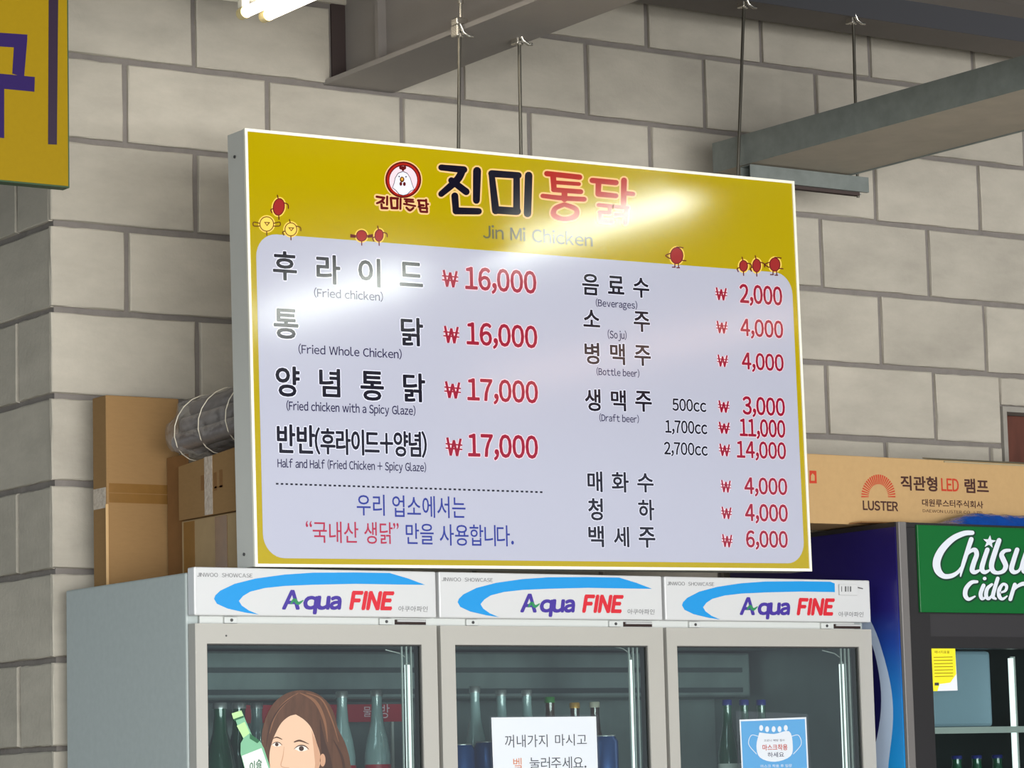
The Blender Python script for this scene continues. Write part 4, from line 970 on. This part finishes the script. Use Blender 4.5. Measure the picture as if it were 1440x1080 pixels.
for s_ in ST: ribbon(mb, [ZZ(x + 5, y + 6) + (w_ / 6.857,) for x, y, w_ in s_], YC, M['cider_shadow'], 0.0003 + k * 3e-6, grow=3.4); k += 1
for s_ in ST: ribbon(mb, [ZZ(x, y) + (w_ / 6.857,) for x, y, w_ in s_], YC, M['cider_white'], 0.0006 + k * 3e-6); k += 1
def star(cx, cy, r, m, l):
    ppoly(mb, [ZZ(cx + (r if j % 2 == 0 else r * .42) * math.sin(j * math.pi / 5 + .12), cy - (r if j % 2 == 0 else r * .42) * math.cos(j * math.pi / 5 + .12)) for j in range(10)], YC, m, l)
star(1108, 225, 82, M['cider_shadow'], 0.0005); star(1104, 220, 66, M['cider_white'], 0.0008)
mb.build('lettering', hd)['kind'] = 'stuff'
# door: black frame, glass, shelf, strip
gx0, gx1, gz1 = PY(1306, 912, CYF + 0.012).x, CX1 - 0.075, PY(1306, 911.5, CYF + 0.012).z
mb = MB(); da, db = CYF + 0.002, CYF + 0.0118
mb.box(CX0 + 0.0275, gx0, da, db, 0.25, hz0 - 0.004, M['black_frame']); mb.box(gx1, CX1 - 0.0275, da, db, 0.25, hz0 - 0.004, M['black_frame'])
mb.box(gx0, gx1, da, db, gz1, gz1 + 0.028, M['black_frame']); mb.box(gx0, gx1, da + 0.004, db, gz1 + 0.028, hz0 - 0.004, M['black_mid']); mb.box(gx0, gx1, da, db, 0.25, 0.32, M['black_frame'])
cd_ = mb.build('door', cc)
mb = MB(); mb.box(gx0, gx1, da + 0.004, da + 0.007, 0.32, gz1, M['glass']); mb.build('glass_pane', cd_)
mb = MB()
q0, q1 = PY(1313, 1032, CYF + 0.06), PY(1313, 1023, CYF + 0.06); mb.box(CX0 + 0.022, CX1 - 0.022, CYF + 0.055, CYF + 0.06, q0.z, q1.z, M['wire'])
n = 30
for i in range(n): x = CX0 + 0.03 + (CX1 - CX0 - 0.06) * i / (n - 1); mb.box(x - .0015, x + .0015, CYF + 0.0605, 6.43, q1.z - .004, q1.z - .001, M['wire'])
mb.build('wire_shelf', cc)['kind'] = 'stuff'
mb = MB(); q = PY(1425, 1000, CYF + 0.10); mb.box(q.x - 0.001, q.x + 0.014, CYF + 0.10, CYF + 0.104, 0.3, 1.745, M['wire']); mb.build('shelf_rail', cc)
mb = MB(); q = PY(1434, 1000, CYF + 0.06); mb.tube([(q.x, CYF + 0.085, 0.4), (q.x, CYF + 0.085, 1.74)], 0.007, M['lamp_tube'], 8); mb.build('cabinet_lamp', cc)
mb = MB(); a, b = PY(1311, 1022, 5.91), PY(1393, 915, 5.91); mb.bbox(a.x, b.x, 5.91, 6.16, q1.z + 0.0005, b.z, M['bin_grey'], 0.01)
tag(mb.build('plastic_crate', loc=(a.x, 6.0, q1.z)), 'blue grey plastic container on the upper shelf of the cider cooler', 'container')
for j, px_ in enumerate((1345, 1373, 1402)):
    y_ = 6.0; bottle(at(px_, 1060, y_), y_, 1.30, M['bottle_green'], M['cap_navy'], 'dark bottle under the shelf of the cider cooler, %s from the left' % names[j], 'bottles in the cider cooler', h=0.20, r=0.03)
yl_ = thing('sticker', (5.09, CYF, 1.7), 'yellow printed energy sticker on the glass of the cider cooler', 'sticker')
mb = MB(); YK = CYF + 0.0055
ppoly(mb, [(1305.5, 912), (1343, 912), (1346.5, 971), (1310, 972)], YK, M['paper'], 0.0004); mb.build('white_sheet', yl_)
mb = MB(); ppoly(mb, [(1305.5, 912), (1343, 912), (1344.5, 948), (1336, 960), (1321, 962), (1318, 972), (1310, 972)], YK, M['yellow_label'], 0.0007); mb.build('yellow_print', yl_)
mb = MB(); text(mb, '에너지효율', 1314, 919, 1335, 915, YK, M['ink_brown'], 0, 'ink', lift=0.001)
for j in range(7): ppoly(mb, [(1312.5 + j * .25, 924 + j * 4.5), (1339 + j * .2, 923.5 + j * 4.5), (1339 + j * .2, 924.3 + j * 4.5), (1312.5 + j * .25, 924.8 + j * 4.5)], YK, M['ink_brown'], 0.001)
ppoly(mb, [(1314, 960), (1320, 960), (1320, 964), (1314, 964)], YK, M['pen_black'], 0.001)
mb.build('lettering', yl_)['kind'] = 'stuff'

# ------------------------------------------------------------------ cartons
def carton(name_loc, label, x0, x1, y0, y1, z0, z1, m, group=None):
    t_ = thing('cardboard_box', name_loc, label, 'box', group)
    return t_
# long lamp carton
lb = thing('cardboard_box', (5.3, 6.0, CZ1), 'long cardboard carton printed for LED tube lamps on the cider cooler', 'box')
LY = 5.93; la = PY(1139, 733, LY); lt_ = PY(1139, 638, LY)
lz0, lz1 = CZ1 + 0.004, 2.2435
mb = MB(); mb.bbox(4.45, 6.02, LY, LY + 0.17, lz0, lz1, M['card_pale'], 0.002); mb.build('carton_body', lb)
mb = MB(); fz = lz1
mb.hexa([(5.27, LY - 0.004, fz - 0.006), (6.02, LY - 0.004, fz - 0.006), (6.02, LY + 0.08, fz + 0.012), (5.27, LY + 0.08, fz + 0.012), (5.27, LY - 0.004, fz - 0.003), (6.02, LY - 0.004, fz - 0.003), (6.02, LY + 0.08, fz + 0.015), (5.27, LY + 0.08, fz + 0.015)], M['card_grey']); mb.build('top_flap', lb)
mb = MB(); p0, p1, p2, p3 = PY(1205, 731, LY - 0.01), PY(1255, 727, LY - 0.01), PY(1300, 724, LY), PY(1210, 723, LY)
mb.prism([(p0.x - 0.02, LY - 0.004, lz0), (p1.x + 0.06, LY - 0.004, lz0), (p1.x + 0.03, LY - 0.035, lz0 + 0.004), (p0.x - 0.005, LY - 0.035, lz0 + 0.002)], (0, 0, 0.003), M['card_dark']); mb.build('bottom_flap', lb)
YL_ = LY - 0.0004
def ZL_(x, y): return (1120 + x / 4.153, 560 + y / 4.153)
def ltext(s_, x0, yb, x1, yt, m, bold=0.02, mode='ink', **k):
    mb = MB(); a = ZL_(x0, yb); b = ZL_(x1, yt); text(mb, s_, a[0], a[1], b[0], b[1], YL_, m, bold, mode, **k)
    o = mb.build('lettering', lb); o['kind'] = 'stuff'
ltext('직관형', 612, 535, 822, 452, M['pk_brown'], 0.03); ltext('LED', 848, 540, 948, 468, M['pk_red'], 0.02); ltext('램프', 985, 550, 1122, 470, M['pk_brown'], 0.03)
ltext('대원루스터주식회사', 735, 630, 1090, 588, M['pk_brown'], 0.02); ltext('DAEWON LUSTER CO., LTD', 738, 668, 1085, 648, M['pk_brown'], 0.0)
ltext('LUSTER', 390, 652, 592, 598, M['pk_brown'], 0.03)
mb = MB()
for j in range(25):
    a = math.pi * (j / 24); cx, cy = ZL_(478, 575); r0, r1 = 13.5, 24
    w0, w1 = 0.55, 1.05
    ca, sa = math.cos(a), math.sin(a)
    e = 1.30
    ppoly(mb, [(cx - r0 * ca - sa * w0, cy - e * r0 * sa + ca * w0), (cx - r0 * ca + sa * w0, cy - e * r0 * sa - ca * w0), (cx - r1 * ca + sa * w1, cy - e * r1 * sa - ca * w1), (cx - r1 * ca - sa * w1, cy - e * r1 * sa + ca * w1)][::-1], YL_, M['pk_red'], 0.0002)
mb.build('sunburst_logo', lb)['kind'] = 'stuff'
mb = MB(); ppoly(mb, [ZL_(76, 422), ZL_(116, 424), ZL_(119, 497), ZL_(76, 497)], YL_, M['pk_red'], 0.0001)
ppoly(mb, [ZL_(84, 482), ZL_(84, 452), ZL_(94, 438), ZL_(106, 452), ZL_(106, 482)], YL_, M['card_pale'], 0.0003); mb.build('handling_mark', lb)

# tall flat carton leaning in the corner
tc_ = thing('cardboard_box', (3.22, 6.41, 1.9185), 'tall flat brown carton standing on the white cooler at the wall corner', 'box')
TY0, TY1 = 6.375, 6.445; TX0, TX1 = PY(150, 700, 6.375).x, PY(253, 700, 6.375).x
zt = PY(200, 558, 6.375).z
mb = MB(); mb.bbox(TX0, TX1, TY0, TY1, 1.9185, zt, M['card'], 0.0025); mb.build('carton_body', tc_)
z_t0, z_t1 = PY(200, 708, TY0).z, PY(200, 681, TY0).z
for za, zb in ((z_t0, (z_t0 + z_t1) / 2 - 0.0006), ((z_t0 + z_t1) / 2 + 0.0006, z_t1)):
    mb = MB(); mb.box(TX0 + 0.006, TX1 - 0.004, TY0 - 0.0006, TY0 - 0.0001, za, zb, M['tape']); mb.build('tape_strip', tc_)
mb = MB(); mb.box(TX0 - 0.0006, TX0 - 0.0001, TY0 + 0.004, TY1 - 0.003, z_t0 - 0.012, z_t0 + 0.035, M['tape_clear']); mb.build('tape_strip', tc_)
mb = MB(); mb.bbox(TX0 - 0.004, TX0 + 0.003, TY0 - 0.0035, TY0 - 0.0007, 1.9185, z_t0 - 0.004, M['card_edge'], 0.001); mb.build('folded_edge', tc_)
# brown edge-on sheet between the tall carton and the others
sh = MB(); xq = PY(254, 700, 6.30).x; sh.box(xq, xq + 0.006, 6.27, 6.365, 1.9185, PY(250, 640, 6.3).z, M['card_dark'])
tag(sh.build('cardboard_sheet', loc=(xq, 6.3, 1.9185)), 'dark cardboard sheet on edge right of the tall corner carton', 'cardboard')
# lower carton and the one on it
X3 = 3.272
lc = thing('cardboard_box', (3.36, 6.1, 1.9185), 'lower pale taped carton on the white cooler left of the board', 'box')
mb = MB(); mb.bbox(X3 + 0.002, 3.52, 5.945, 6.262, 1.9185, 2.064, mat('card_olive', C(164, 138, 100), 0.85, noise=(30, 0.06)), 0.003); mb.build('carton_body', lc)
for a, b in ((259, 274), (303, 320)):
    ya, yb = PX(a, 760, X3 + 0.002).y, PX(b, 760, X3 + 0.002).y
    mb = MB(); mb.box(X3 + 0.001, X3 + 0.0017, min(ya, yb), max(ya, yb), 1.925, 2.060, M['tape']); mb.build('tape_strip', lc)
uc = thing('cardboard_box', (3.36, 6.1, 2.0645), 'upper brown carton with a clear tape strip beneath the wrapped tubes', 'box')
mb = MB(); ya, yb = 6.258, 5.94
mb.hexa([(X3 - 0.006, yb, 2.0648), (3.50, yb, 2.0648), (3.50, ya, 2.0648), (X3 - 0.006, ya, 2.0648), (X3 - 0.006, yb, 2.207), (3.50, yb, 2.207), (3.50, ya, 2.187), (X3 - 0.006, ya, 2.187)], M['card']); mb.build('carton_body', uc)
ya, yb = PX(288, 680, X3 - 0.006).y, PX(299, 680, X3 - 0.006).y
mb = MB(); mb.box(X3 - 0.0072, X3 - 0.0062, yb, ya, 2.066, 2.196, M['tape_clear']); mb.build('tape_strip', uc)
mb = MB()
for (a0, b0, c0, d0) in ((283, 668, 287, 690), (301, 664, 305, 690), (309, 660, 313, 686), (302, 682, 314, 687)):
    p, q = PX(a0, d0, X3 - 0.006), PX(c0, b0, X3 - 0.006); mb.box(X3 - 0.0068, X3 - 0.0062, min(p.y, q.y), max(p.y, q.y), min(p.z, q.z), max(p.z, q.z), M['card_dark'])
mb.build('printed_mark', uc)['kind'] = 'stuff'

# bundle of grey tubes in clear wrap
bd = thing('tube_bundle', (3.33, 6.1, 2.21), 'bundle of grey metal tubes in crumpled clear wrap lying on the cartons', 'bundle')
A0, B0 = PX(250, 613, 3.305) , PX(345, 578, 3.34)
A0 = Vector((3.305, 6.24, 2.262)); B0 = Vector((3.345, 5.96, 2.285))
ax = (B0 - A0).normalized(); sd = ax.cross(Vector((0, 0, 1))).normalized(); upv = sd.cross(ax)
rr = 0.0225
for i, (a, b) in enumerate(((0, -0.024), (0.046, -0.024), (-0.046, -0.024), (0.023, 0.016), (-0.023, 0.016), (0.0, 0.055))):
    mb = MB(); o_ = sd * a + upv * b; e0 = random.uniform(-0.01, 0.01)
    mb.tube([A0 + o_ + ax * e0, B0 + o_], rr, M['tube_grey'], 14); mb.build('metal_tube', bd)
rnd = random.Random(5)
mb = MB(); NR, NS = 22, 26; vs = []
for i in range(NR):
    t_ = i / (NR - 1); L_len = (B0 - A0).length
    pos = A0 - ax * 0.055 + ax * (L_len + 0.05) * t_
    s_ = min(1.0, 0.35 + t_ * 5.0) if t_ < 0.13 else 1.0
    for j in range(NS):
        a = 2 * math.pi * j / NS
        r = (0.078 + rnd.uniform(-0.004, 0.004) + (0.012 * math.sin(3 * a + i) if t_ < 0.3 else 0.003 * math.sin(5 * a + i))) * s_
        p = pos + sd * math.cos(a) * r + upv * (math.sin(a) * r * 0.86 + 0.008)
        p += ax * rnd.uniform(-0.005, 0.005); p.y = max(p.y, 5.935)
        vs.append(p)
fs = [(i * NS + j, i * NS + (j + 1) % NS, (i + 1) * NS + (j + 1) % NS, (i + 1) * NS + j) for i in range(NR - 1) for j in range(NS)] + [list(range(NS))]
mb.add(vs, fs, M['wrap'], True); mb.build('plastic_wrap', bd)

for f_ in (0.10, 0.42, 0.78):
    mb = MB(); pc = A0 + (B0 - A0) * f_ + ax * 0.0; pts = []
    for j in range(21):
        a = 2 * math.pi * j / 20; q = pc + sd * math.cos(a) * 0.0815 + upv * (math.sin(a) * 0.0715 + 0.008) + ax * (0.03 * math.sin(a)); q.y = max(q.y, 5.936); pts.append(q)
    mb.tube(pts, 0.0013, M['cap_white'], 6); mb.build('white_band', bd)  # thin white ring round the wrapped bundle

# blue bag on the cider cooler
bg = MB(); rnd = random.Random(3); nx, ny = 24, 8; vs = []
for j in range(ny):
    for i in range(nx):
        u_, v_ = i / (nx - 1), j / (ny - 1); x = 5.165 + 0.40 * u_; y = CYF + 0.03 + 0.10 * v_
        hh = 0.034 * math.sin(math.pi * v_) ** 0.6 * min(1, u_ * 3.2) * min(1.0, (1 - u_) * 5 + .1)
        vs.append((x, y, CZ1 + 0.001 + max(0, hh + rnd.uniform(-.0022, .0022) * (1 if 0 < j < ny - 1 else 0))))
fs = [(j * nx + i, j * nx + i + 1, (j + 1) * nx + i + 1, (j + 1) * nx + i) for j in range(ny - 1) for i in range(nx - 1)]
bg.add(vs, fs, M['bag_blue'], True)
tag(bg.build('plastic_bag', loc=(5.36, CYF + 0.08, CZ1)), 'crumpled shiny blue plastic bag on top of the cider cooler', 'bag')
